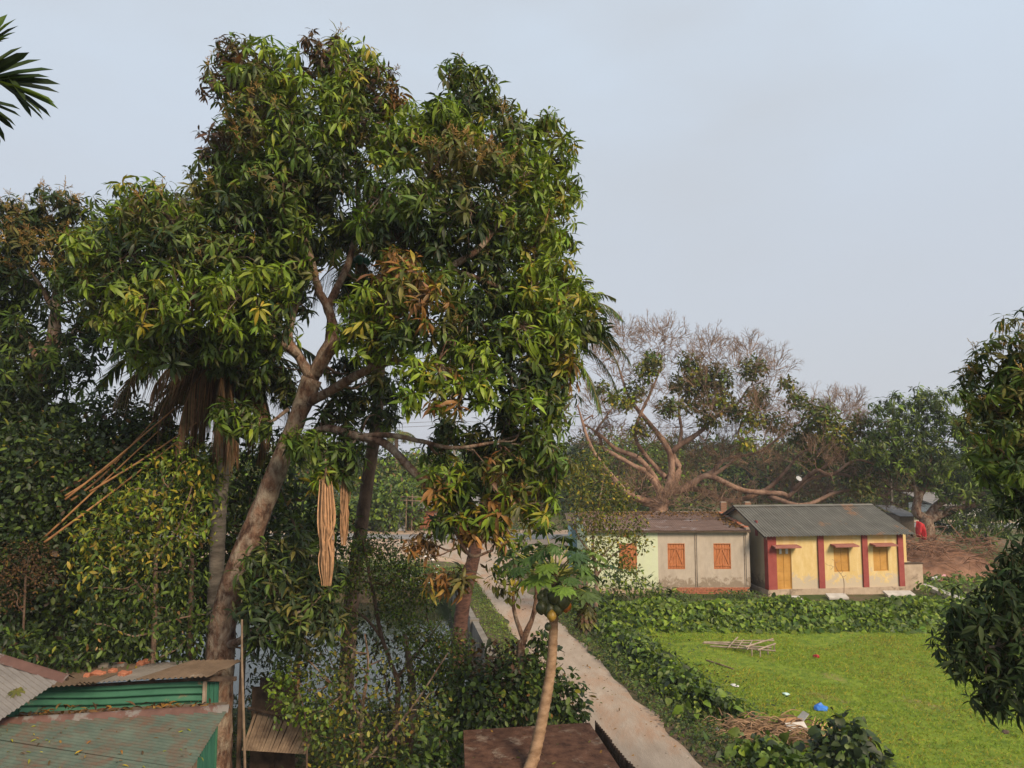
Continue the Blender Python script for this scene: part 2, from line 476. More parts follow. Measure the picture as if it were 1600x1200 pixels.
def frames(z, spin):
    z = norm(z)
    ref = np.where(np.abs(z[:, 2:3]) > 0.95, np.array([[1.0, 0, 0]]), np.array([[0, 0, 1.0]]))
    x = norm(np.cross(ref, z))
    y = np.cross(z, x)
    c, s = np.cos(spin)[:, None], np.sin(spin)[:, None]
    return np.stack([c * x + s * y, -s * x + c * y, z], 1)
def frames_x(x, up, tilt=0.5):
    """x along the leaf, z as near as possible to up"""
    x = norm(x)
    up = norm(up + tilt * rng.standard_normal(x.shape))
    y = norm(np.cross(up, x))
    return np.stack([x, y, np.cross(x, y)], 1)
def bake(mb, tpl, Mx, P, S, C):
    """copies of one leaf template; C one colour per copy"""
    V, Fc = tpl
    if len(P) == 0:
        return
    S = np.asarray(S, float)
    W = np.einsum('vk,nkj->nvj', V, Mx) * (S[:, None, None] if S.ndim == 1 else S[:, None, :]) + P[:, None]
    Fa = (Fc[None] + (np.arange(len(P)) * len(V))[:, None, None]).reshape(-1, 3)
    mb.add(W.reshape(-1, 3), [Fa], np.repeat(C, len(V), 0))
def bake_tpl(mb, tpl, Mx, P, S, mul):
    """copies of a coloured tuft template"""
    V, Fc, C = tpl
    if len(P) == 0:
        return
    W = np.einsum('vk,nkj->nvj', V, Mx) * S[:, None, None] + P[:, None]
    Fa = (Fc[None] + (np.arange(len(P)) * len(V))[:, None, None]).reshape(-1, 3)
    mb.add(W.reshape(-1, 3), [Fa], (C[None] * mul[:, None]).reshape(-1, 3))
def stick_tpl(a, b, ra, rb):
    a, b = np.asarray(a, float), np.asarray(b, float)
    d = norm(b - a)
    x = norm(np.cross(d, [0.3, 0.2, 0.9]))
    y = np.cross(d, x)
    V = []
    for p_, r_ in ((a, ra), (b, rb)):
        for k in range(3):
            q = k * 2.0944
            V.append(p_ + r_ * (math.cos(q) * x + math.sin(q) * y))
    Fs = []
    for k in range(3):
        m_ = (k + 1) % 3
        Fs += [(k, m_, 3 + m_), (k, 3 + m_, 3 + k)]
    return np.array(V), np.array(Fs)
def merge_tpl(parts):
    V, Fs, C, n = [], [], [], 0
    for (v, f, c) in parts:
        V.append(v); Fs.append(f + n); C.append(np.broadcast_to(np.asarray(c, float), (len(v), 3))); n += len(v)
    return np.vstack(V), np.vstack(Fs), np.vstack(C)

PAL = {
    'bright': [(0.155, 0.235, 0.018), (0.19, 0.262, 0.02), (0.12, 0.20, 0.018)],
    'mid': [(0.075, 0.125, 0.018), (0.095, 0.145, 0.02), (0.056, 0.10, 0.017)],
    'dark': [(0.026, 0.048, 0.013), (0.036, 0.06, 0.015), (0.022, 0.04, 0.014)],  # dark leaf green, set darker still to deepen shadows in the foliage
    'olive': [(0.105, 0.112, 0.026), (0.085, 0.088, 0.025), (0.13, 0.128, 0.03)],
    'yellow': [(0.24, 0.235, 0.025), (0.30, 0.235, 0.028), (0.20, 0.22, 0.025)],
    'rust': [(0.23, 0.115, 0.03), (0.26, 0.15, 0.04), (0.17, 0.10, 0.035)],
    'straw': [(0.27, 0.165, 0.095), (0.21, 0.12, 0.075), (0.17, 0.135, 0.08)],
    'bronze': [(0.085, 0.052, 0.028), (0.11, 0.062, 0.032), (0.07, 0.048, 0.028)],
}
def pick(names, n):
    """n colours drawn from the palettes, slightly varied"""
    cs = np.array([c for nm in names for c in PAL[nm]])
    c = cs[rng.integers(0, len(cs), n)]
    return c * (1 + 0.14 * rng.standard_normal((n, 1))).clip(0.6, 1.5) * (1 + 0.05 * rng.standard_normal((n, 3)))

def mango_tuft(pal, k, panicle=False, L=0.30):
    parts = []
    for i in range(k):
        ph = i * 2.39996 + random.uniform(-0.3, 0.3)
        el = R(random.uniform(-58, 12) if i > 2 else random.uniform(15, 50))
        d = np.array([[math.cos(ph) * math.cos(el), math.sin(ph) * math.cos(el), math.sin(el)]])
        v, f = leaf_tpl(1.0, random.uniform(0.21, 0.28), random.uniform(0.3, 0.75), 0.3)
        fr = frames_x(d, np.array([[0, 0, 1.0]]) + 0.6 * d, 0.25)
        s = L * random.uniform(0.65, 1.15)
        base = d[0] * 0.03 + np.array([0, 0, random.uniform(-0.10, 0.03)])
        parts.append((np.einsum('vk,nkj->nvj', v, fr)[0] * s + base, f, pick([pal], 1)[0]))
    v, f = stick_tpl((0, 0, -0.25), (0, 0, 0.02), 0.010, 0.006)
    parts.append((v, f, (0.12, 0.09, 0.04)))
    if panicle:
        for q in range(3):
            tip = np.array([random.uniform(-.12, .12), random.uniform(-.12, .12), random.uniform(.16, .32)])
            v, f = stick_tpl((0, 0, 0), tip, 0.007, 0.004)
            parts.append((v, f, (0.34, 0.22, 0.07)))
            for s in np.linspace(0.3, 1, 6):
                b = tip * s
                e_ = b + np.array([random.uniform(-.09, .09), random.uniform(-.09, .09), random.uniform(0, .06)]) * (1.25 - 0.7 * s)
                v, f = stick_tpl(b, e_, 0.009, 0.006)
                parts.append((v, f, (0.42, 0.28, 0.09)))
    return merge_tpl(parts)
TUFTS = {}
for pal in PAL:
    TUFTS[pal] = [mango_tuft(pal, random.randint(9, 13)) for _ in range(4)]
TUFTS['panicle'] = [mango_tuft('olive', random.randint(6, 9), True) for _ in range(4)]

def sphere_dirs(n, lowcut=-1.0):
    z = rng.uniform(lowcut, 1, n)
    a = rng.uniform(0, 2 * np.pi, n)
    r = np.sqrt(1 - z * z)
    return np.stack([r * np.cos(a), r * np.sin(a), z], 1)

class Skel:
    """branch skeleton; grows curved tapered limbs from the nearest node"""
    def __init__(self):
        self.P, self.r = [], []
    def path(self, mb, pts, rad, sides=10, n=6, rough=0.05):
        c = catmull(pts, n)
        rr = np.interp(np.linspace(0, 1, len(c)), np.linspace(0, 1, len(rad)), rad)
        mb.tube(c, rr, sides, True, rough)
        self.P += list(c); self.r += list(rr)
    def grow(self, mb, target, sides=6, k=0.028, bend=0.16, zpen=0.8):
        P = np.array(self.P); rr = np.array(self.r)
        d = np.linalg.norm(P - target, axis=1) + zpen * np.maximum(0, P[:, 2] - target[2]) + 0.6 * (rr < 0.02)
        i = int(np.argmin(d))
        a, r0 = P[i], min(rr[i] * 0.75, 0.012 + k * np.linalg.norm(P[i] - target))
        L = np.linalg.norm(target - a)
        m1 = a + (target - a) * 0.4 + rng.standard_normal(3) * bend * L * 0.6 + np.array([0, 0, -0.06 * L])
        m2 = a + (target - a) * 0.75 + rng.standard_normal(3) * bend * L * 0.4
        c = catmull([a, m1, m2, target], 4)
        rad = np.linspace(r0, max(0.008, r0 * 0.35), len(c))
        mb.tube(c, rad, sides, False, 0.04)
        self.P += list(c[2:]); self.r += list(rad[2:])

def clump_centres(cl, D0):
    """(px, py, r_px, dD, weights) -> centre, radius"""
    res = []
    for c in cl:
        D = D0 + c[3]
        ctr = at(c[0], c[1], D)
        res.append((ctr, c[2] / F * np.linalg.norm(ctr - np.array([0, 0, CAMZ])), c[4] if len(c) > 4 else None))
    return res
def leaf_cloud(mb, ctrs, n_area, tpl, size, pals, flat=0.85, inner=0.5, droop=0.35, out=0.6):
    """single leaves through the outer part of each clump"""
    for (c, r, pl) in ctrs:
        n = max(6, int(n_area * r * r))
        u = sphere_dirs(n)
        rad = r * (inner + (1.08 - inner) * rng.random(n) ** 0.6)
        # lumpy outline
        lob = sphere_dirs(7)
        rad *= 0.82 + 0.26 * np.max(u @ lob.T, 1)
        P = c + u * rad[:, None] * np.array([1, 1, flat])
        d = u * out + 0.7 * rng.standard_normal((n, 3)) + np.array([0, 0, -droop])
        Mx = frames_x(d, u * 0.6 + np.array([0, 0, 0.9]), 0.45)
        cc_ = pick(pl or pals, n)
        dd_ = rng.random(n) < .03
        cc_[dd_] = pick(['rust', 'bronze', 'yellow'], int(dd_.sum()))
        bake(mb, tpl, Mx, P, size[0] * .7 + (size[1] * 1.15 - size[0] * .7) * rng.random(n) ** 1.3, cc_)

# ================================================================== SETTING
def road_r(y): return 4.35 - 0.166 * (y - 16)
def road_l(y): return road_r(y) - 2.2
def sstep(a, b, x):
    t = np.clip((x - a) / (b - a), 0, 1)
    return t * t * (3 - 2 * t)
def hz(x, y):
    """terrain height"""
    x, y = np.asarray(x, float), np.asarray(y, float)
    z = 0.05 * np.sin(x * 0.9 + 1.3) * np.sin(y * 0.7) * sstep(0.3, 2.0, np.minimum(abs(x - road_l(y)), abs(x - road_r(y))))
    # pond
    s1 = np.minimum(road_l(y) - 1.25 - x, 99)
    sd = np.minimum(np.minimum(y - 20.5, 42.0 - y), x + 17)
    pond = sstep(0, 1.6, sd) * sstep(0, 0.35, s1)
    z = z * (1 - pond) - 1.9 * pond
    # low field right of the road
    fx = x - road_r(y)
    fld = sstep(0.9, 2.4, fx) * (1 - sstep(30.2, 33.0, y)) * sstep(9, 11, y)
    z = z - 0.4 * fld
    # rise behind the yellow house, far banks
    z = z + 0.9 * sstep(43, 60, y) * sstep(14, 22, x) + 1.2 * sstep(70, 120, y)
    return z
def axis(lo, hi, st, far, g=1.35):
    a = list(np.arange(lo, hi, st))
    s = st
    b = [hi]
    while b[-1] < far:
        s *= g; b.append(b[-1] + s)
    s = st
    c = [lo]
    while c[-1] > -far:
        s *= g; c.append(c[-1] - s)
    return np.array(sorted(set(c[1:] + a + b)))
gx, gy = axis(-20, 30, 0.35, 700), axis(2, 66, 0.35, 900)
X, Y = np.meshgrid(gx, gy)
V = np.stack([X, Y, hz(X, Y)], -1).reshape(-1, 3)
nx, ny = len(gx), len(gy)
i, j = np.meshgrid(np.arange(nx - 1), np.arange(ny - 1))
q = (j * nx + i).ravel()
g = link('ground', np_mesh('ground', V, [np.stack([q, q + 1, q + nx + 1, q + nx], 1)], M['ground'], smooth=True))
tag(g, 'brown earth ground with patches of low growth', kind='structure')

def strip(name, left, right, zoff, mat, wob=0.0, cols=7):
    """sheet between two edge polylines, following the terrain"""
    L_, R_ = np.asarray(left, float), np.asarray(right, float)
    V = []
    k5 = np.array([1, 2, 3, 2, 1.0]) / 4.4
    wl_ = np.convolve(rng.standard_normal(len(L_)), k5, 'same') * wob
    wr_ = np.convolve(rng.standard_normal(len(L_)), k5, 'same') * wob
    for a, b, wa_, wb_ in zip(L_, R_, wl_, wr_):
        dn = (b - a) / (np.linalg.norm(b - a) + 1e-9)
        a, b = a + dn * wa_, b + dn * wb_
        for s in np.linspace(0, 1, cols):
            p_ = a + (b - a) * s
            V.append((p_[0], p_[1], float(hz(p_[0], p_[1])) + zoff))
    n = len(L_)
    i, j = np.meshgrid(np.arange(cols - 1), np.arange(n - 1))
    q = (j * cols + i).ravel()
    o = link(name, np_mesh(name, V, [np.stack([q, q + 1, q + cols + 1, q + cols], 1)], mat, smooth=True))
    return o
ys = np.arange(3, 60.2, 0.3)
wid = sstep(46, 60, ys) * 5
tag(strip('road', np.stack([road_l(ys) - wid, ys], 1), np.stack([road_r(ys) + wid * 0.8, ys], 1), 0.024, M['road'], 0.09),
    'narrow dusty pale earth road running past the field', kind='structure')
xs = np.arange(-70, 60, 1.2)
tag(strip('sandy_yard', np.stack([xs[40:70], 47 + 1.5 * np.sin(xs[40:70])], 1), np.stack([xs[40:70], 0 * xs[40:70] + 60.2], 1), 0.012, M['sand'], 0.25),
    'sandy open yard between the pond and the asphalt road', kind='structure')
tag(strip('asphalt_road', np.stack([xs, 0 * xs + 60.3], 1), np.stack([xs, 0 * xs + 64.2], 1), 0.032, M['asphalt'], 0.12),
    'grey asphalt road crossing behind the pond', kind='structure')
tag(strip('sandy_verge', np.stack([xs, 0 * xs + 64.2], 1), np.stack([xs, 0 * xs + 67.5], 1), 0.016, M['sand'], 0.3),
    'sandy strip on the far side of the asphalt road', kind='structure')
# field turf sheet
fy = np.arange(10.5, 32.0, 0.5)
tag(strip('field', np.stack([road_r(fy) + 1.6, fy], 1), np.stack([0 * fy + 34, fy], 1), 0.012, M['field'], 0.2, 40),
    'flat bright green turf field', kind='structure')
# pond
w = MB()
V = []
yy = np.linspace(20.6, 42, 30)
for y in yy:
    V += [(-17, y, -1.2), (-12, y, -1.2), (-6, y, -1.2), (road_l(y) - 1.28, y, -1.2)]
i, j = np.meshgrid(np.arange(3), np.arange(29))
q = (j * 4 + i).ravel()
w.add(V, [np.stack([q, q + 1, q + 5, q + 4], 1)])
tag(w.build('pond_water', M['pond']), 'dark still pond water reflecting the pale sky', kind='structure')

# ---------------------------------------------------------------- retaining wall beside the pond
rw = thing('retaining_wall', (road_l(30) - 1.1, 30, -1.3), 'weathered grey concrete retaining wall along the pond edge', 'wall')
y0 = 21.0
k = 0
while y0 < 40:
    y1 = y0 + 2.35
    m = MB()
    def tf(P, a=y0, b=y1):
        Q = P.copy()
        Q[:, 0] = P[:, 0] + road_l(P[:, 1]) - 1.22
        return Q
    m.box(-0.14, 0.10, y0, y1 - 0.03, -1.9, 0.16 + random.uniform(-0.03, 0.03), tf)
    m.build('wall_panel', M['concrete'], rw)
    if k % 2 == 0:
        m = MB(); m.box(-0.24, 0.14, y0 - 0.1, y0 + 0.08, -1.9, 0.24, tf); m.build('wall_post', M['concrete'], rw)
    y0 = y1; k += 1

# ---------------------------------------------------------------- helpers for houses
def house_tf(O, a):
    c, s = math.cos(R(a)), math.sin(R(a))
    def tf(P):
        P = np.asarray(P, float)
        return np.stack([O[0] + c * P[:, 0] - s * P[:, 1], O[1] + s * P[:, 0] + c * P[:, 1], O[2] + P[:, 2]], 1)
    return tf
def wall_front(m, tf, x0, x1, z0, z1, holes, y=0.0, rev=0.12):
    """front wall sheet with real openings and reveals; holes = (x0, x1, z0, z1)"""
    xs_ = sorted({x0, x1, *[h[0] for h in holes], *[h[1] for h in holes]})
    zs_ = sorted({z0, z1, *[h[2] for h in holes], *[h[3] for h in holes]})
    for a, b in zip(xs_[:-1], xs_[1:]):
        for c, d in zip(zs_[:-1], zs_[1:]):
            mx_, mz_ = (a + b) / 2, (c + d) / 2
            if any(h[0] < mx_ < h[1] and h[2] < mz_ < h[3] for h in holes):
                continue
            m.add(tf([(a, y, c), (b, y, c), (b, y, d), (a, y, d)]), [np.array([[0, 1, 2, 3]])])
    for (a, b, c, d) in holes:
        for qd in ([(a, y, c), (a, y + rev, c), (a, y + rev, d), (a, y, d)], [(b, y + rev, c), (b, y, c), (b, y, d), (b, y + rev, d)],
                   [(a, y, d), (a, y + rev, d), (b, y + rev, d), (b, y, d)], [(a, y + rev, c), (a, y, c), (b, y, c), (b, y + rev, c)]):
            m.add(tf(qd), [np.array([[0, 1, 2, 3]])])
def corr(m, P0, U, W, lu, lw, pitch=0.076, amp=0.011, rows=2):
    """corrugated sheet: furrows run along U, waves across W"""
    U, W = norm(U), norm(W)
    N = np.cross(U, W)
    if N[2] < 0: N = -N
    nc = max(4, int(lw / pitch * 6)) + 1
    b = np.linspace(0, lw, nc)
    h = amp * np.sin(2 * np.pi * b / pitch)
    V = []
    for s in np.linspace(0, lu, rows):
        V.append(np.asarray(P0) + U * s + b[:, None] * W + h[:, None] * N)
    i, j = np.meshgrid(np.arange(nc - 1), np.arange(rows - 1))
    q = (j * nc + i).ravel()
    m.add(np.vstack(V), [np.stack([q, q + 1, q + nc + 1, q + nc], 1)])

# ---------------------------------------------------------------- yellow house
A = 8.0
O = (12.42, 36.5, 0.0)
T = house_tf(O, A)
yh = thing('yellow_house', O, 'yellow house with maroon pillars and grey corrugated gable roof', 'house')
L_, DP, HW, HR = 7.1, 6.0, 2.95, 4.05
door = (0.42, 1.20, 0.3, 2.30)
win = [(3.42, 4.24, 1.06, 2.26), (5.52, 6.32, 1.06, 2.26)]
m = MB()
wall_front(m, T, 0, L_, 0.0, HW, [door] + win)
for xx in (L_,):
    m.add(T([(xx, 0, 0), (xx, DP, 0), (xx, DP, HW), (xx, DP / 2, HR), (xx, 0, HW)]), [np.array([[0, 1, 2, 3, 4]])])
m.add(T([(0, DP, 0), (L_, DP, 0), (L_, DP, HW), (0, DP, HW)]), [np.array([[3, 2, 1, 0]])])
wall = m.build('wall', M['yellow'], yh)
m = MB()
gw = (2.1, 3.1, 0.9, 2.05)
# gable end with a small window, seen obliquely
xsx = [0, gw[0], gw[1], DP]
for a, b in zip(xsx[:-1], xsx[1:]):
    for c, d in ((0, gw[2]), (gw[2], gw[3]), (gw[3], HW)):
        if a == gw[0] and c == gw[2]:
            continue
        m.add(T([(0, a, c), (0, b, c), (0, b, d), (0, a, d)]), [np.array([[3, 2, 1, 0]])])
m.add(T([(0, 0, HW), (0, DP, HW), (0, DP / 2, HR)]), [np.array([[0, 2, 1]])])
gab = m.build('gable_wall', M['yellow_shade'], yh)
tag(gab, 'dull cream gable wall with shade put into its colour')
m = MB(); m.box(0.08, 0.12, gw[0] - .02, gw[1] + .02, gw[2] - .02, gw[3] + .02, T); gwin = m.build('window', M['dark'], yh)
m = MB(); m.box(-0.30, 0.02, gw[0] - 0.12, gw[1] + 0.12, gw[3] + 0.01, gw[3] + 0.08, T); m.build('canopy', M['maroon'], yh)
m = MB(); m.box(-0.035, 0.01, 1.0, 1.22, HW - 0.2, HR - 0.55, T); m.build('gable_strip', M['maroon'], yh)
m = MB(); m.box(-0.05, L_ + 0.06, -0.10, -0.002, -0.3, 0.30, T); m.box(-0.09, -0.003, -0.1, DP, -0.3, 0.26, T); m.build('plinth', M['plaster_base'], yh)
for (a, b) in ((0.0, 0.40), (2.58, 2.88), (4.92, 5.20), (6.84, 7.12)):
    m = MB(); m.box(a - 0.003, b, -0.085, 0.003, 0.302, HW - 0.01, T)
    if a == 0.0: m.box(-0.05, -0.003, -0.085, 0.30, 0.30, HW - 0.02, T)
    m.build('pillar', M['maroon'], yh)
def leaf_pair(name, x0, x1, z0, z1, seams, parent, mat):
    fr = MB()
    for (a, b, c, d) in ((x0, x0 + .04, z0, z1), (x1 - .04, x1, z0, z1), (x0 + .04, x1 - .04, z0, z0 + .04), (x0 + .04, x1 - .04, z1 - .04, z1)):
        fr.box(a, b, 0.03, 0.10, c, d, T)
    f = fr.build(name, mat, parent)
    xm = (x0 + x1) / 2
    for (a, b) in ((x0 + .045, xm - .008), (xm + .008, x1 - .045)):
        s = MB()
        zz = [z0 + .045] + [z0 + (z1 - z0) * q for q in seams] + [z1 - .045]
        for c, d in zip(zz[:-1], zz[1:]):
            s.box(a, b, 0.055, 0.085, c + .003, d - .003, T)
        s.build('shutter' if name == 'window' else 'door_leaf', mat, f)
    b_ = MB(); b_.add(T([(x0, .112, z0), (x1, .112, z0), (x1, .112, z1), (x0, .112, z1)]), [np.array([[0, 1, 2, 3]])]); b_.build('backing', M['dark'], f)
    return f
dr = leaf_pair('door', *door, (0.2, 0.42, 0.66), yh, M['ochre'])
for xx in (0.60, 0.93):
    m = MB(); m.box(xx, xx + 0.12, 0.036, 0.044, 1.98, 2.22, T); m.build('notice', M['white'], dr)
for wv in win:
    leaf_pair('window', *wv, (0.36, 0.68), yh, M['ochre'])
for (a, b) in ((0.16, 1.50), (3.26, 4.52), (5.36, 6.58)):
    m = MB()
    P = T([(a, 0.0, 2.33), (b, 0.0, 2.33), (b, -0.46, 2.30), (a, -0.46, 2.30), (a, 0.0, 2.43), (b, 0.0, 2.43), (b, -0.46, 2.37), (a, -0.46, 2.37)])
    m.hexa(P[[3, 2, 1, 0, 7, 6, 5, 4]])
    m.build('canopy', M['awning'], yh)
# roof: ridge piece with sheets as children
ov, dz = 0.38, (HR - HW) / (DP / 2)
rf = MB()
for sgn in (-1, 1):
    yb = DP / 2 + sgn * 0.22
    rf.add(T([(-0.36, DP / 2, HR + 0.10), (L_ + 0.46, DP / 2, HR + 0.10), (L_ + 0.46, yb, HR + 0.10 - 0.22 * dz), (-0.36, yb, HR + 0.10 - 0.22 * dz)]), [np.array([[0, 1, 2, 3]])])
roof = rf.build('roof', M['tin_grey'], yh)
c8, s8 = math.cos(R(A)), math.sin(R(A))
nsh = 10
sw = (L_ + 0.78) / nsh
for sgn in (1, -1):
    for kx in range(nsh):
        m = MB()
        yb = -ov if sgn == 1 else DP + ov
        P0 = T([(-0.34 + kx * sw, yb, HW + 0.045 - ov * dz + (kx % 2) * 0.006 + random.uniform(0, .008))])[0]
        W = np.array([c8, s8, 0])
        U = np.array([-s8 * sgn, c8 * sgn, dz])
        corr(m, P0, U, W, (DP / 2 + ov) * math.sqrt(1 + dz * dz) - 0.02, sw + 0.03, 0.15, 0.028)
        sheet = m.build('roof_sheet', M['tin_grey'], roof)
for xx in (-0.28, L_ + 0.35):
    m = MB()
    for sgn in (0, 1):
        y0_, z0_ = (-ov, HW - ov * dz) if sgn == 0 else (DP + ov, HW - ov * dz)
        P = T([(xx, y0_, z0_ - .09), (xx + .05, y0_, z0_ - .09), (xx + .05, DP / 2, HR - .09), (xx, DP / 2, HR - .09), (xx, y0_, z0_ + .02), (xx + .05, y0_, z0_ + .02), (xx + .05, DP / 2, HR + .02), (xx, DP / 2, HR + .02)])
        m.hexa(P if sgn == 0 else P[[1, 0, 3, 2, 5, 4, 7, 6]])
    m.build('barge_board', M['wood_dark'], roof)
# set-back extension and low wall on its right
m = MB(); m.box(L_ + 0.002, L_ + 0.62, 0.55, 4.0, 0, HW - 0.06, T); m.build('extension_wall', M['yellow'], yh)
lw = MB(); lw.box(7.22, 8.35, 0.25, 0.55, -0.3, 1.32, T); lw.box(8.05, 8.35, 0.551, 2.2, -0.3, 1.30, T)
tag(lw.build('boundary_wall', M['plaster_base']), 'short stained plaster wall beside the yellow house', 'wall')
cp = MB(); cp.box(7.20, 8.38, 0.22, 0.58, 1.322, 1.37, T)
cpo = cp.build('coping', M['wood_dark'], bpy.data.objects['boundary_wall'])

# ---------------------------------------------------------------- grey and pale-green row house
A2 = 0.6
O2 = (3.7, 37.1, 0.0)
T2 = house_tf(O2, A2)
gh = thing('row_house', O2, 'low house half grey plaster half pale green with orange shutters and rusty roof', 'house')
def lx(px, py=860):
    p_ = at(px, py, 37.15)
    return p_[0] - O2[0]
xg, xe = lx(1028), lx(1170)
z0w, z1w = 1.17, 2.42
wins = [(lx(967), lx(995), z0w, z1w), (lx(1043), lx(1070), z0w, z1w), (lx(1115), lx(1142), z0w, z1w)]
H2 = 2.98
m = MB(); wall_front(m, T2, 0, xg, 0.0, H2, wins[:1]); m.add(T2([(0, 0, 0), (0, 5, 0), (0, 5, 3.4), (0, 0, H2)]), [np.array([[3, 2, 1, 0]])])
tag(m.build('wall', M['green_wall'], gh), 'pale green painted wall')
m = MB(); wall_front(m, T2, xg, xe, 0.0, H2, wins[1:]); m.add(T2([(xe, 0, 0), (xe, 5, 0), (xe, 5, 3.4), (xe, 0, H2)]), [np.array([[0, 1, 2, 3]])])
m.add(T2([(0, 5, 0), (xe, 5, 0), (xe, 5, 3.4), (0, 5, 3.4)]), [np.array([[3, 2, 1, 0]])])
tag(m.build('wall', M['grey_wall'], gh), 'grey plastered wall')
for xx in (lx(1086), lx(1163)):
    m = MB(); m.box(xx, xx + 0.03, -0.03, 0.004, 0.33, H2 - 0.06, T2); m.build('drain_pipe', M['wood_grey'], gh)
    m = MB(); m.box(xx + 0.09, xx + 0.26, -0.035, 0.004, 0.33, H2 - 0.05, T2); m.build('pilaster', M['grey_wall'], gh)
for wi, (a, b, c, d) in enumerate(wins):
    fr = MB()
    for (e0, e1, g0, g1) in ((a, a + .035, c, d), (b - .035, b, c, d), (a + .035, b - .035, c, c + .035), (a + .035, b - .035, d - .035, d)):
        fr.box(e0, e1, 0.0, 0.10, g0, g1, T2)
    wf = fr.build('window', M['orange_wood'], gh)
    npk = 6
    pw = (b - a - 0.07) / npk
    for q in range(npk):
        m = MB(); m.box(a + .035 + q * pw + .006, a + .035 + (q + 1) * pw - .006, 0.035, 0.06, c + .04, d - .04, T2); m.build('plank', M['orange_wood'], wf)
    xm = (a + b) / 2
    for (e0, e1) in ((a + .045, xm - .01), (xm + .01, b - .045)):
        for (g0, g1) in ((c + .13, c + .22), (d - .27, d - .18)):
            m = MB(); m.box(e0, e1, 0.008, 0.0345, g0, g1, T2); m.build('ledge', M['orange_wood'], wf)
        sgn = 1 if e0 > xm else -1
        ix, oxx = (xm + .035, b - .09) if sgn == 1 else (xm - .035, a + .09)
        P = [(oxx - .04, .012, c + .225), (oxx + .04, .012, c + .225), (oxx + .04, .034, c + .225), (oxx - .04, .034, c + .225), (ix - .04, .012, d - .28), (ix + .04, .012, d - .28), (ix + .04, .034, d - .28), (ix - .04, .034, d - .28)]
        m = MB(); m.hexa(T2(P)); m.build('brace', M['orange_wood'], wf)
    m = MB(); m.add(T2([(a, .115, c), (b, .115, c), (b, .115, d), (a, .115, d)]), [np.array([[0, 1, 2, 3]])]); m.build('backing', M['dark'], wf)
# mono-pitch rusty roof
rf = MB()
rf.box(-0.1, xe + 0.06, -0.24, -0.18, H2 + 0.0, H2 + 0.07, T2)
roof2 = rf.build('roof', M['tin_brown'], gh)
nsh = 9
sw = (xe + 0.10) / nsh
sl = 0.46 / 5.0
for kx in range(nsh):
    m = MB()
    P0 = T2([(-0.06 + kx * sw, -0.28, H2 + 0.09 + (kx % 2) * 0.008)])[0]
    corr(m, P0, np.array([-0.01, 1, sl]), np.array([1, 0.01, 0]), 3.1, sw + 0.04, 0.105, 0.015)
    m.build('roof_sheet', M['tin_rust'], roof2)
    m = MB()
    P0 = T2([(-0.06 + kx * sw, 2.75, H2 + 0.09 + 3.03 * sl + 0.03)])[0]
    corr(m, P0, np.array([-0.01, 1, sl]), np.array([1, 0.01, 0]), 2.3, sw + 0.04, 0.105, 0.015)
    m.build('roof_sheet', M['tin_rust'], roof2)
m = MB(); m.box(-0.1, xe + 0.05, 4.9, 5.12, 3.3, 3.60, T2); m.build('parapet', M['mortar'], gh)
# uneven brick verge along the right edge of the roof
for q in range(19):
    yq = -0.15 + q * 0.262
    zq = H2 + 0.10 + (yq + .28) * sl
    m = MB(); h_ = random.uniform(0.06, 0.13)
    m.box(xe - 0.16 + random.uniform(-.03, .03), xe + 0.04 + random.uniform(-.02, .02), yq, yq + 0.245, zq + 0.015, zq + 0.015 + h_, T2)
    m.build('brick', M['brick'] if q % 3 else M['mortar'], roof2)
# brick plinth
m = MB(); m.box(xg, xe - 0.01, -0.045, -0.003, -0.3, 0.31, T2); pl = m.build('plinth', M['mortar'], gh)
bw = 0.25
for row in range(4):
    xq = xg + 0.6 + (row % 2) * bw / 2
    while xq < xe - bw * 0.6:
        m = MB(); m.box(xq, min(xq + bw - 0.014, xe + .002), -0.072 + random.uniform(-.006, .006), -0.046, -0.02 + row * 0.082, 0.048 + row * 0.082, T2)
        m.build('brick', M['brick'], pl); xq += bw
m = MB(); m.box(0, xg - .003, -0.05, -0.003, -0.3, 0.25, T2); m.build('plinth_skirt', M['plaster_base'], gh)
# dead leaves drifted on its roof
lt = leaf_tpl(1, .45, .2, .3)
m = MB()
n = 1500
lxx, lyy = rng.uniform(0.1, xe - .2, n), 5 - np.abs(rng.standard_normal(n)) * 1.0
ed = rng.random(n) < 0.25
lxx[ed] = xe - 0.15 - np.abs(rng.standard_normal(ed.sum())) * 0.25; lyy[ed] = rng.uniform(0.3, 4.9, ed.sum())
lyy = np.clip(lyy, -.1, 4.9)
P = T2(np.stack([lxx, lyy, H2 + 0.12 + (lyy + .28) * sl + rng.uniform(0, .05, n)], 1))
bake(m, lt, frames_x(sphere_dirs(n) * [1, 1, .25], np.tile([0, 0, 1.0], (n, 1)), .5), P, rng.uniform(.09, .19, n), pick(['bronze', 'rust'], n))
tag(m.build('fallen_leaves', M['dry'], None, True, True), 'brown dead leaves drifted over the rusty roof', 'leaves', kind='stuff')

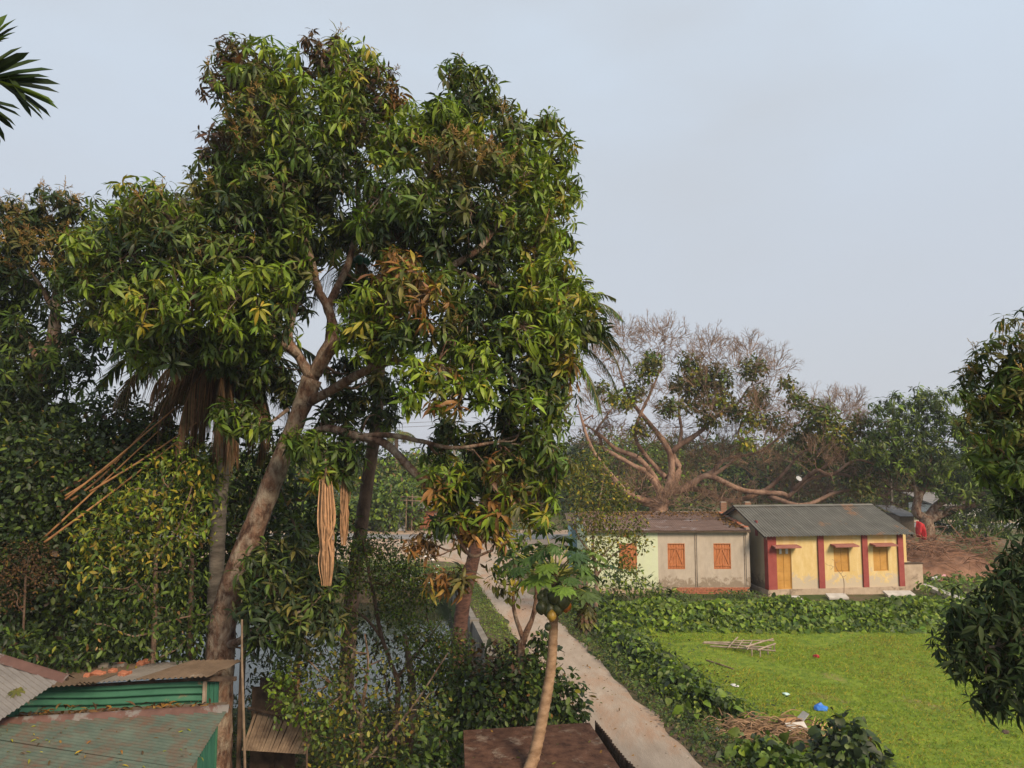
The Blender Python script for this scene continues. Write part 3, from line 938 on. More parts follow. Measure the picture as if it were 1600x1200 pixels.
# ---------------------------------------------------------------- light blue shed beyond the row house, bamboo fence
p0 = at(893, 850, 43); p1 = at(931, 850, 43)
bs = thing('blue_shed', (p0[0], 43, 0), 'small sky blue painted shed behind the feathery tree', 'shed')
m = MB(); m.box(p0[0], p1[0], 43, 45.5, 0, 2.75); m.build('wall', M['cyan'], bs)
m = MB(); m.box(p0[0] + .5, p0[0] + 1.0, 42.96, 42.998, 1.0, 2.0); m.build('window', M['dark'], bs)
m = MB(); corr(m, (p0[0] - .2, 42.6, 2.78), (0, 1, .14), (1, 0, 0), 3.2, p1[0] - p0[0] + .4, .1, .015); m.build('roof', M['tin_brown'], bs)
bf = thing('bamboo_fence', (2.6, 36.6, 0), 'grey upright bamboo slat fence beside the pale green wall', 'fence')
for q in range(14):
    m = MB(); x = 2.1 + q * 0.115
    m.box(x, x + .085, 36.6 + random.uniform(-.02, .02), 36.63, 0, 1.35 + random.uniform(-.12, .1)); m.build('slat', M['bamboo_grey'], bf)
for z in (.4, 1.0):
    m = MB(); m.tube([(2.05, 36.67, z), (3.7, 36.67, z + .03)], .025, 6); m.build('rail', M['bamboo_grey'], bf)

# ---------------------------------------------------------------- drain slabs and concrete kerb by the weeds
for (px, py, w_, d_, lab) in ((1238, 936, .95, 1.1, 'tilted pale concrete slab in the weeds before the ochre door'), (1308, 930, .9, .5, 'small pale concrete slab in the weeds between two house pillars'), (1405, 926, 1.3, .6, 'long pale concrete slab in the weeds below the corner pillar')):
    p_ = on(px, py, 0.18)
    m = MB()
    t_ = house_tf((p_[0], p_[1], 0), random.uniform(-6, 6))
    P = t_([(-w_ / 2, -d_ / 2, .02), (w_ / 2, -d_ / 2, .04), (w_ / 2, d_ / 2, .12), (-w_ / 2, d_ / 2, .12), (-w_ / 2, -d_ / 2, .10), (w_ / 2, -d_ / 2, .12), (w_ / 2, d_ / 2, .24), (-w_ / 2, d_ / 2, .22)])
    m.hexa(P); m.box(-w_ / 2 + .1, w_ / 2 - .1, d_ / 2 - .2, d_ / 2 - .02, -.3, .12, t_)
    tag(m.build('drain_slab', M['concrete_pale']), lab, 'slab')
kc = MB()
a, b, c = on(1442, 912, .25), on(1478, 926, .2), on(1505, 936, .2)
for p_, q_ in ((a, b), (b, c)):
    d_ = norm(q_ - p_) ; n_ = np.array([-d_[1], d_[0], 0]) * .16
    kc.hexa([p_ - n_ - [0, 0, .5], q_ - n_ - [0, 0, .5], q_ + n_ - [0, 0, .5], p_ + n_ - [0, 0, .5], p_ - n_, q_ - n_ * 1.3, q_ + n_ * 1.3, p_ + n_])
tag(kc.build('drain_kerb', M['concrete_pale']), 'bent pale concrete kerb beyond the short plaster wall', 'kerb')

# ================================================================== SHEDS in the foreground
def plane3(a, b, c):
    n = norm(np.cross(b - a, c - a))
    return a, (n if n[2] > 0 else -n)
def trim_sheet(poly_px, pl, dir_px, name, mat, parent, pitch=0.075, amp=0.011, lap=None):
    """corrugated sheet lying in a plane, trimmed to a convex outline"""
    p0, n = pl
    P = np.array([on_plane(x, y, p0, n) for (x, y) in poly_px])
    d = norm(on_plane(*dir_px[1], p0, n) - on_plane(*dir_px[0], p0, n))
    e = norm(np.cross(n, d))
    u, v = (P - P[0]) @ d, (P - P[0]) @ e
    mb = MB()
    corr(mb, P[0] + d * (u.min() - .05) + e * (v.min() - .05), d, e, u.max() - u.min() + .1, v.max() - v.min() + .1, pitch, amp)
    ob = mb.build(name, mat, parent)
    off = ORG[parent.name]
    bm = bmesh.new(); bm.from_mesh(ob.data)
    ctr = P.mean(0)
    for i in range(len(P)):
        a, b = P[i], P[(i + 1) % len(P)]
        nn = norm(np.cross(b - a, n))
        if np.dot(ctr - a, nn) > 0: nn = -nn
        bmesh.ops.bisect_plane(bm, geom=bm.verts[:] + bm.edges[:] + bm.faces[:], plane_co=Vector(a - off), plane_no=Vector(nn), clear_outer=True)
    bm.to_mesh(ob.data); bm.free()
    md = ob.modifiers.new('thickness', 'SOLIDIFY'); md.thickness = 0.003
    return ob, P
def cap_strip(pts, width, mat, name, parent, up=(0, 0, 1), rise=.05):
    """folded ridge cap along a polyline"""
    mb = MB()
    pts = np.asarray(pts, float)
    t_ = norm(pts[-1] - pts[0]); s_ = norm(np.cross(t_, up)); u_ = np.asarray(up, float)
    prof = [(-width, -rise), (-width * .35, rise * .3), (0, rise), (width * .35, rise * .3), (width, -rise)]
    V = []
    for p_ in pts:
        V += [p_ + s_ * a + u_ * b for (a, b) in prof]
    k = len(prof)
    i, j = np.meshgrid(np.arange(k - 1), np.arange(len(pts) - 1))
    q = (j * k + i).ravel()
    mb.add(V, [np.stack([q, q + 1, q + k + 1, q + k], 1)])
    return mb.build(name, mat, parent, True)

# front shed: faded green roof
a, b, c = at(-40, 1133, 12.05), at(355, 1110, 12.8), at(298, 1206, 11.1)
fs = thing('tin_shed', (b[0] - 2, b[1] - 1, 0), 'low shed with faded green and rust corrugated roof and pale ridge cap', 'shed')
plf = plane3(a, b, c)
m = MB(); pq = [on_plane(x, y, *plf) for x, y in ((352, 1112), (315, 1175))]
rb = MB(); rb.tube([at(-40, 1136, 12.05), at(352, 1113, 12.78)], .03, 6)
roof = rb.build('roof', M['wood_dark'], fs)
trim_sheet([(-60, 1134), (356, 1109), (299, 1201), (-60, 1146)], plf, ((0, 1152), (270, 1192)), 'roof_sheet', M['tin_greenrust'], roof)
p2 = (plf[0] - plf[1] * 0.016, plf[1])
trim_sheet([(-60, 1142), (301, 1197), (230, 1320), (-60, 1320)], p2, ((0, 1152), (270, 1192)), 'roof_sheet', M['tin_greenrust'], roof)
cap_strip([at(x, 1131 - (x + 40) * .0595, 12.08 + (x + 40) * .0019) + np.array([0, 0, .02]) for x in np.linspace(-40, 358, 12)], .10, M['cap_red'], 'ridge_cap', roof)
# its right-hand plank wall
wtop = [on_plane(345, 1127, *plf), on_plane(292, 1213, *plf)]
dvec = norm((wtop[1] - wtop[0]) * [1, 1, 0])
Lw = np.linalg.norm((wtop[1] - wtop[0])[:2]) + 1.0
npl = 9
for q in range(npl):
    s0, s1 = q * Lw / npl, (q + 1) * Lw / npl - .012
    A_, B_ = wtop[0] + dvec * s0, wtop[0] + dvec * s1
    nn = np.array([-dvec[1], dvec[0], 0]) * .02
    slope = (wtop[1][2] - wtop[0][2]) / np.linalg.norm((wtop[1] - wtop[0])[:2])
    zt0, zt1 = wtop[0][2] + slope * s0 - .06, wtop[0][2] + slope * s1 - .06
    ins = np.array([-.10, 0, 0])
    m = MB(); m.hexa([np.array([*(A_ + ins - nn)[:2], 0]), np.array([*(B_ + ins - nn)[:2], 0]), np.array([*(B_ + ins + nn)[:2], 0]), np.array([*(A_ + ins + nn)[:2], 0]),
                      np.array([*(A_ + ins - nn)[:2], zt0]), np.array([*(B_ + ins - nn)[:2], zt1]), np.array([*(B_ + ins + nn)[:2], zt1]), np.array([*(A_ + ins + nn)[:2], zt0])])
    m.build('plank', M['green_wood'] if q != 3 else M['bamboo_grey'], fs)
# back wall of the front shed under the cap
wa, wb = at(-40, 1140, 12.15), at(340, 1118, 12.82)
m = MB(); nn = np.array([0, .03, 0])
m.hexa([np.array([wa[0], wa[1], 0]), np.array([wb[0], wb[1], 0]), np.array([wb[0], wb[1], 0]) + nn, np.array([wa[0], wa[1], 0]) + nn, wa - [0, 0, .06], wb - [0, 0, .06], wb + nn - [0, 0, .06], wa + nn - [0, 0, .06]])
m.build('wall', M['tin_green'], fs)

# rear shed: green horizontal-ribbed wall, brown corrugated roof
RD = 14.3
wl, wr = at(-30, 1085, RD - .35), at(318, 1064, RD)
wlb, wrb = at(-30, 1135, RD - .35), at(318, 1110, RD)
rs = thing('green_shed', (wr[0] - 2, wr[1] + 1, 0), 'green ribbed tin shed with brown corrugated roof weighed down by bricks', 'shed')
m = MB()
# ribbed wall running to the ground: ribs lie along the wall
ud = norm((wr - wl) * [1, 1, 0]); Lr = np.linalg.norm((wr - wl)[:2]); ztop = wr[2]
nr = int(ztop / 0.13 * 6)
for (s0, s1, mt) in ((0.0, .33, 0), (.33, .66, 0), (.66, 1.0, 0)):
    m = MB()
    zz = np.linspace(0, ztop + .02, nr)
    prof = 0.026 * np.sin(2 * np.pi * zz / 0.13) + 0.012 * np.sin(4 * np.pi * zz / 0.13)
    nrm = np.array([ud[1], -ud[0], 0])
    V = []
    for s in np.linspace(s0 * Lr, s1 * Lr + .02, 6):
        base = wl + ud * s
        V.append(np.stack([base[0] + nrm[0] * prof + 0 * zz, base[1] + nrm[1] * prof, zz + .012 * math.sin(s * 2.2)], 1) + nrm * (.006 if s0 == .33 else 0))
    i, j = np.meshgrid(np.arange(nr - 1), np.arange(5)); q = (j * nr + i).ravel()
    m.add(np.vstack(V), [np.stack([q, q + nr, q + nr + 1, q + 1], 1)])
    m.build('wall_sheet', M['tin_green'], rs, True)
m = MB(); m.box(wr[0] + .0, wr[0] + .05, wr[1] - .03, wr[1] + .05, 0, ztop); m.build('corner_post', M['wood_grey'], rs)
dr0 = at(321, 1066, RD + .12); dr1 = at(343, 1066, RD + .12)
for q in range(3):
    w_ = (dr1[0] - dr0[0]) / 3
    m = MB(); m.box(dr0[0] + q * w_, dr0[0] + (q + 1) * w_ - .01, RD + .1, RD + .13, 0, ztop - .05); m.build('door_plank', M['green_wood'], rs)
m = MB(); m.box(wr[0] - .2, dr1[0] + .35, RD - .02, RD + .05, ztop + .0, ztop + .07); m.build('beam', M['wood_dark'], rs)
m = MB(); m.box(dr1[0] - .02, dr1[0] + .05, RD + 1.2, RD + 1.27, 0, ztop + .1); m.build('back_post', M['wood_dark'], rs)
# roof plane: front edge wavy, rising gently to the back and to the right
fa, fb, fc = at(95, 1071, RD - .45), at(325, 1056, RD - .2), at(300, 1031, RD + 1.35)
plr = plane3(fa, fb, fc)
m = MB(); m.tube([at(90, 1074, RD - .2), at(330, 1060, RD)], .03, 6); roof = m.build('roof', M['wood_dark'], rs)
dpx = ((240, 1062), (256, 1036))
for (poly, mt, lift) in (([(20, 1078), (150, 1068), (172, 1040), (20, 1050)], 'tin_brown', 0), ([(146, 1067), (215, 1062), (300, 1033), (170, 1040)], 'tin_pale', .012), ([(120, 1067), (150, 1066.5), (232, 1036), (150, 1041)], 'tin_brown', .024)):
    trim_sheet(poly, (plr[0] + plr[1] * lift, plr[1]), ((150, 1066), (225, 1036)), 'roof_sheet', M[mt], roof, .085, .013)
# right-hand sheets tilt up
pa, pb, pc = on_plane(212, 1062, *plr), at(324, 1057, RD - .2), at(382, 1031, RD + .7)
pl2 = plane3(pa, pb, pc)
trim_sheet([(210, 1062), (324, 1057.5), (383, 1031), (300, 1032)], (pl2[0] + pl2[1] * .02, pl2[1]), ((250, 1060), (330, 1033)), 'roof_sheet', M['tin_brown'], roof, .085, .014)

# left shed: pale grey roof
ga, gb, gc = at(-20, 1022, 13.2), at(106, 1061, 12.7), at(-20, 1139, 11.6)
ls = thing('grey_shed', (ga[0] - .5, 12.4, 0), 'shed with pale grey corrugated roof and rusty ridge cap', 'shed')
plg = plane3(ga, gb, gc)
m = MB(); m.tube([ga, gb], .03, 6); roof = m.build('roof', M['wood_dark'], ls)
trim_sheet([(-40, 1018), (60, 1046), (20, 1112), (-40, 1152)], plg, ((0, 1038), (60, 1082)), 'roof_sheet', M['tin_pale'], roof)
trim_sheet([(52, 1044), (94, 1063), (14, 1116), (24, 1096)], (plg[0] + plg[1] * .015, plg[1]), ((0, 1038), (60, 1082)), 'roof_sheet', M['tin_pale'], roof)
cap_strip([at(x, 1022 + (x + 20) * .31, 13.2 - (x + 20) * .004) + np.array([0, 0, .03]) for x in np.linspace(-30, 108, 8)], .13, M['cap_red'], 'ridge_cap', roof)
m = MB(); w0, w1 = at(-60, 1100, 12.6), at(40, 1090, 12.9)
m.box(w0[0], w1[0], 12.7, 12.76, 0, 2.7); m.build('wall', M['tin_green'], ls)
# bricks and rubble lying on the brown roof
blist = [(154, 1057, .24, 'whole red brick lying lengthways on the brown shed roof'), (193, 1057, .17, 'chipped half brick at the eave of the brown shed roof'), (188, 1043, .12, 'small brick lump beside the stone slab on the shed roof'),
         (220, 1041, .13, 'rounded brick lump near the mango trunk on the shed roof'), (229, 1038, .15, 'square brick half near the mango trunk on the shed roof'), (176, 1053, .12, 'broken brick bit between two bricks on the shed roof'), (136, 1060, .10, 'tiny brick chip left of the whole brick on the shed roof'), (203, 1055, .06, 'brick crumb right of the half brick on the shed roof')]
for (px, py, s, lab) in blist:
    p_ = on_plane(px, py, *plr) + plr[1] * .05
    bm = bmesh.new()
    bmesh.ops.create_cube(bm, size=1)
    bmesh.ops.scale(bm, vec=(s, min(s, .12), min(.075, s * .8)), verts=bm.verts)
    bmesh.ops.bevel(bm, geom=bm.edges[:], offset=s * .06, segments=1, affect='EDGES')
    bmesh.ops.subdivide_edges(bm, edges=bm.edges[:], cuts=1)
    for v_ in bm.verts: v_.co += Vector(rng.standard_normal(3) * s * .025)
    me = bpy.data.meshes.new('brick'); bm.to_mesh(me); bm.free(); me.materials.append(M['brick'])
    ob = link('brick', me); ob.location = p_; ob.rotation_euler = (.12, .05, random.uniform(-.3, .3))
    tag(ob, lab, 'brick', 'bricks weighing down the roof')
p_ = on_plane(176, 1044, *plr) + plr[1] * .06
m = MB(); t_ = house_tf(p_, 8); m.box(-.24, .24, -.09, .09, -.03, .03, t_); tag(m.build('stone_slab', M['concrete']), 'flat grey stone slab among the bricks on the shed roof', 'stone')
# dead leaves in the gutter between the two sheds
mango_leaf = leaf_tpl(1, .26, .35, .5)
m = MB(); n = 210
sx = rng.uniform(0, 1, n)
P = np.array([at(10 + 320 * s, 1128 - 20 * s, 12.75 + .5 * s) for s in sx]) + rng.standard_normal((n, 3)) * [.05, .14, .02]
P[:, 2] = np.interp(sx, [0, 1], [at(10, 1126, 12.75)[2], at(330, 1106, 13.2)[2]]) + rng.uniform(0, .09, n)
bake(m, mango_leaf, frames_x(sphere_dirs(n) * [1, 1, .4], np.tile([0, 0, 1.0], (n, 1)), .5), P, rng.uniform(.12, .24, n), pick(['rust', 'bronze'], n))
for s in np.linspace(0, 1, 9)[:-1]:
    pass
tag(m.build('gutter_leaves', M['dry'], None, True, True), 'brown dead mango leaves heaped between the two sheds', 'leaves', kind='stuff')
g0, g1 = at(-30, 1132, 12.7), at(338, 1112, 13.2)
m = MB(); nn = np.array([0, .5, 0]); zz = np.array([0, 0, .03])
m.hexa([g0 - nn * .6 - zz, g1 - nn * .6 - zz, g1 + nn - zz, g0 + nn - zz, g0 - nn * .6, g1 - nn * .6, g1 + nn, g0 + nn])
m.build('valley_gutter', M['tin_brown'], rs)
m = MB(); n = 60
P = np.array([on_plane(rng.uniform(0, 320), rng.uniform(1130, 1200), *plf) + plf[1] * .02 for _ in range(n)])
bake(m, mango_leaf, frames_x(sphere_dirs(n) * [1, 1, .1], np.tile(plf[1], (n, 1)), .2), P, rng.uniform(.04, .12, n), pick(['rust', 'yellow', 'bronze'], n))
tag(m.build('roof_litter', M['dry'], None, True, True), 'small dry leaf bits scattered on the faded green roof', 'leaves', kind='stuff')
spg = thing('leaf_sprig', on_plane(27, 1083, *plg), 'fallen green leaf sprig lying on the pale grey roof', 'leaf sprig')
for q in range(8):
    m = MB(); ang = q * .785
    d_ = np.array([[math.cos(ang), math.sin(ang), .05]])
    d_ = d_ - (d_ @ plg[1])[:, None] * plg[1]
    bake(m, mango_leaf, frames_x(d_, plg[1][None], .1), on_plane(27, 1083, *plg)[None] + plg[1] * .035, np.array([.2]), pick(['olive', 'mid'], 1)); m.build('leaf', M['leaf_matt'], spg, True, True)

# ---------------------------------------------------------------- stained slab roof with the papaya, fence strip
sa, sb, sc_, sd = at(724, 1141, 14.6), at(921, 1129, 15.0), at(985, 1225, 12.8), at(728, 1240, 12.5)
zs = (sa[2] + sb[2]) / 2
corners = [on(724, 1141, zs), on(921, 1129, zs), on(990, 1232, zs), on(728, 1240, zs)]
st = thing('slab_roof', (corners[0][0] + 1.2, corners[0][1] - 1, 0), 'flat rust-stained concrete roof slab of a small outbuilding', 'outbuilding')
m = MB(); th = np.array([0, 0, .12])
m.hexa([corners[3] - th, corners[2] - th, corners[1] - th, corners[0] - th, corners[3], corners[2], corners[1], corners[0]]); m.build('slab', M['slab'], st)
cc = np.mean(corners, 0)
ins = [cc + (p_ - cc) * .9 for p_ in corners]
m = MB(); m.hexa([np.array([*ins[3][:2], 0]), np.array([*ins[2][:2], 0]), np.array([*ins[1][:2], 0]), np.array([*ins[0][:2], 0]), ins[3] - th * 1.02, ins[2] - th * 1.02, ins[1] - th * 1.02, ins[0] - th * 1.02]); m.build('wall', M['concrete'], st)
fe = thing('corrugated_fence', on(955, 1165, zs - .15) * [1, 1, 0], 'low dark corrugated sheet fence between slab roof and road', 'fence')
e0, e1 = on(920, 1128, zs - .05), on(1005, 1232, zs - .05)
e0 = e0 + [.12, 0, 0]; e1 = e1 + [.12, 0, 0]
dd = norm((e1 - e0) * [1, 1, 0]); Lf = np.linalg.norm((e1 - e0)[:2])
for q in range(3):
    m = MB(); s0 = e0 + dd * Lf * q / 3
    corr(m, np.array([s0[0], s0[1], 0]), (0, 0, 1), dd, zs - .02 - .03 * (q % 2), Lf / 3 + .02, .11, .02); m.build('fence_sheet', M['wood_dark'], fe)
m = MB(); m.box(e0[0] - .06, e0[0] - .0, e0[1] - .9, e0[1] - .8, 0, zs - .1); m.build('post', M['concrete'], fe)
n = 26
m = MB()
P = np.array([corners[0] + (corners[1] - corners[0]) * rng.random() + (corners[3] - corners[0]) * rng.random() * .8 + [0, 0, .015] for _ in range(n)])
bake(m, mango_leaf, frames_x(sphere_dirs(n) * [1, 1, .1], np.tile([0, 0, 1.0], (n, 1)), .2), P, rng.uniform(.06, .16, n), pick(['rust', 'bronze', 'olive'], n))
tag(m.build('slab_litter', M['dry'], None, True, True), 'few curled dry leaves on the stained slab', 'leaves', kind='stuff')

# ---------------------------------------------------------------- leaning slat panel and poles by the pond
fp = thing('slat_panel', at(440, 1175, 15.2) * [1, 1, 0], 'leaning panel of weathered upright slats below a dark crossbar', 'fence panel')
for q in range(22):
    s = q / 21
    x0, x1 = 392 + 95 * s, 400 + 98 * s
    pt, pb_ = at(x1 + random.uniform(-1, 1), 1112 + 22 * s + random.uniform(-2, 2), 15.6), at(x0 - 12, 1172 + 6 * s, 15.1)
    m = MB(); w_ = np.array([.026, 0, 0]); t_ = np.array([0, .012, 0])
    m.hexa([pb_ - w_ - t_, pb_ + w_ - t_, pb_ + w_ + t_, pb_ - w_ + t_, pt - w_ - t_, pt + w_ - t_, pt + w_ + t_, pt - w_ + t_]); m.build('slat', M['bamboo_grey'], fp)
m = MB(); m.tube([at(388, 1106, 15.5), at(445, 1121, 15.5), at(512, 1138, 15.5)], .03, 8, True, .05); m.build('crossbar', M['wood_dark'], fp)
m = MB(); m.box(*sorted((at(392, 1100, 15.8)[0], at(430, 1100, 15.8)[0])), 15.85, 15.9, 0, at(392, 1075, 15.8)[2]); m.box(*sorted((at(402, 1100, 15.8)[0], at(460, 1100, 15.8)[0])), 15.92, 15.96, 0, at(402, 1062, 15.8)[2]); m.build('back_boards', M['wood_dark'], fp)
m = MB(); m.tube(catmull([at(383, 1215, 13.6), at(380, 1100, 13.7), at(378, 1030, 13.8), at(378, 968, 13.9)], 5), [.026, .023, .018], 8)
bp = m.build('bamboo_stake', M['bamboo_grey'], None, True); tag(bp, 'upright bamboo stake beside the mango trunk', 'bamboo pole')
# bundle of bamboo poles leaning through the shrubs: (low end, high end, depth)
poles = [((100, 764), (179, 693), 15.2, .026, 'short bamboo pole above the rest of the leaning bundle'), ((110, 768), (241, 656), 15.0, .025, 'bamboo pole with bent tip in the leaning bundle'), ((112, 772), (274, 637), 14.9, .027, 'longest upper bamboo pole of the leaning bundle'),
         ((117, 776), (214, 685), 15.1, .03, 'thick bamboo pole in the middle of the leaning bundle'), ((80, 830), (247, 674), 14.8, .026, 'bamboo pole spanning the whole leaning bundle'), ((75, 834), (187, 728), 15.05, .022, 'thin short bamboo pole under the leaning bundle'),
         ((150, 762), (307, 660), 14.7, .028, 'pale bamboo pole reaching to the dead palm fronds'), ((82, 838), (282, 686), 14.6, .03, 'stout bamboo pole lowest of the leaning bundle')]
for (a, b, D, r_, lab) in poles:
    D += .75; r_ *= .85
    A_, B_ = at(*a, D), at(*b, D + .9)
    A_ = A_ - (B_ - A_) * .06
    pts = A_ + (B_ - A_) * np.linspace(0, 1, 24)[:, None] + np.array([random.uniform(-.06, .06), 0, random.uniform(-.12, .02)]) * np.sin(np.linspace(0, 3.14, 24))[:, None]
    rad = np.linspace(r_, r_ * .6, 24) * (1 + .10 * (np.arange(24) % 3 == 0))
    m = MB(); m.tube(pts, rad, 8)
    tag(m.build('bamboo_pole', M['bamboo'], None, True), lab, 'bamboo pole', 'bamboo poles leaning in the shrubs')

# ================================================================== MAIN MANGO TREE
D0 = 15.6
CAMP = np.array([0, 0, CAMZ])
def P_(lst, D=D0):
    return [at(x, y, D + (d[0] if d else 0)) for (x, y, *d) in lst]
base = at(345, 1030, D0); base[2] = 0; 
mt = thing('mango_tree', base, 'tall spreading mango tree with leaning forked trunk beside the green shed', 'tree')
sk = Skel()
foot = at(342, 1030, D0)
m = MB()
sk.path(m, [np.array([foot[0] - .05, foot[1], -.1]), np.array([foot[0] - .02, foot[1], 1.2])] + P_([(344, 1030), (350, 965), (372, 888), (405, 805), (437, 725), (464, 655), (488, 592)]), [.40, .33, .29, .265, .25, .225, .20, .185, .22], 14, 7, .035)
m.build('trunk', M['bark'], mt, True)
limbs = [
    ([(488, 592), (505, 555), (521, 520), (512, 480), (497, 452), (485, 400), (462, 330), (440, 250), (420, 170)], [.20, .17, .15, .13, .12, .10, .08, .06, .04]),
    ([(486, 590), (466, 556), (452, 530), (458, 490), (470, 440), (440, 380), (400, 300)], [.18, .13, .11, .10, .09, .07, .05]),
    ([(490, 590), (520, 545, -.3), (556, 520, -.7), (590, 500, -1.0), (640, 462, -1.2), (700, 420, -1.2), (752, 385, -1.2), (790, 330, -1)], [.16, .15, .13, .12, .11, .10, .08, .05]),
    ([(478, 630), (515, 612, -.5), (552, 590, -.9), (610, 565, -1.6), (680, 575, -2.0), (760, 590, -2.0)], [.16, .13, .12, .10, .08, .05]),
    ([(512, 480), (548, 400, .6), (560, 320, .8), (555, 230, .8), (540, 150, .8)], [.12, .10, .08, .06, .04]),
    ([(466, 556), (430, 530, -.6), (380, 500, -1.2), (320, 470, -1.6), (250, 440, -1.6)], [.11, .09, .08, .06, .04]),
    ([(450, 640), (420, 660, -.6), (390, 655, -.8)], [.06, .035, .025]),
    ([(440, 720), (500, 672, -.3), (560, 682, -.8), (600, 692, -1.1), (640, 730, -1.4), (676, 772, -1.6), (712, 830, -1.7), (735, 868, -1.7), (770, 860, -1.8)], [.13, .12, .115, .11, .105, .09, .06, .045, .03]),
    ([(560, 682, -.8), (610, 680, -1.2), (660, 690, -1.4), (710, 700, -1.5), (780, 690, -1.5)], [.09, .07, .06, .05, .04]),
    ([(700, 420, -1.2), (760, 440, -1), (820, 470, -.6), (870, 500, -.3)], [.08, .07, .06, .04]),
    ([(640, 462, -1.2), (660, 380, -.4), (700, 300, 0), (720, 220, .2), (728, 150, .2)], [.09, .08, .07, .05, .03]),
    ([(345, 1010), (372, 1003, -.3), (395, 985, -.6), (430, 972, -.9), (470, 955, -1.2)], [.13, .10, .085, .06, .03]),
]
for pts, rad in limbs:
    m = MB(); sk.path(m, P_(pts), [a_ * .74 for a_ in rad], 9, 6, .06); m.build('limb', M['bark'], mt, True)

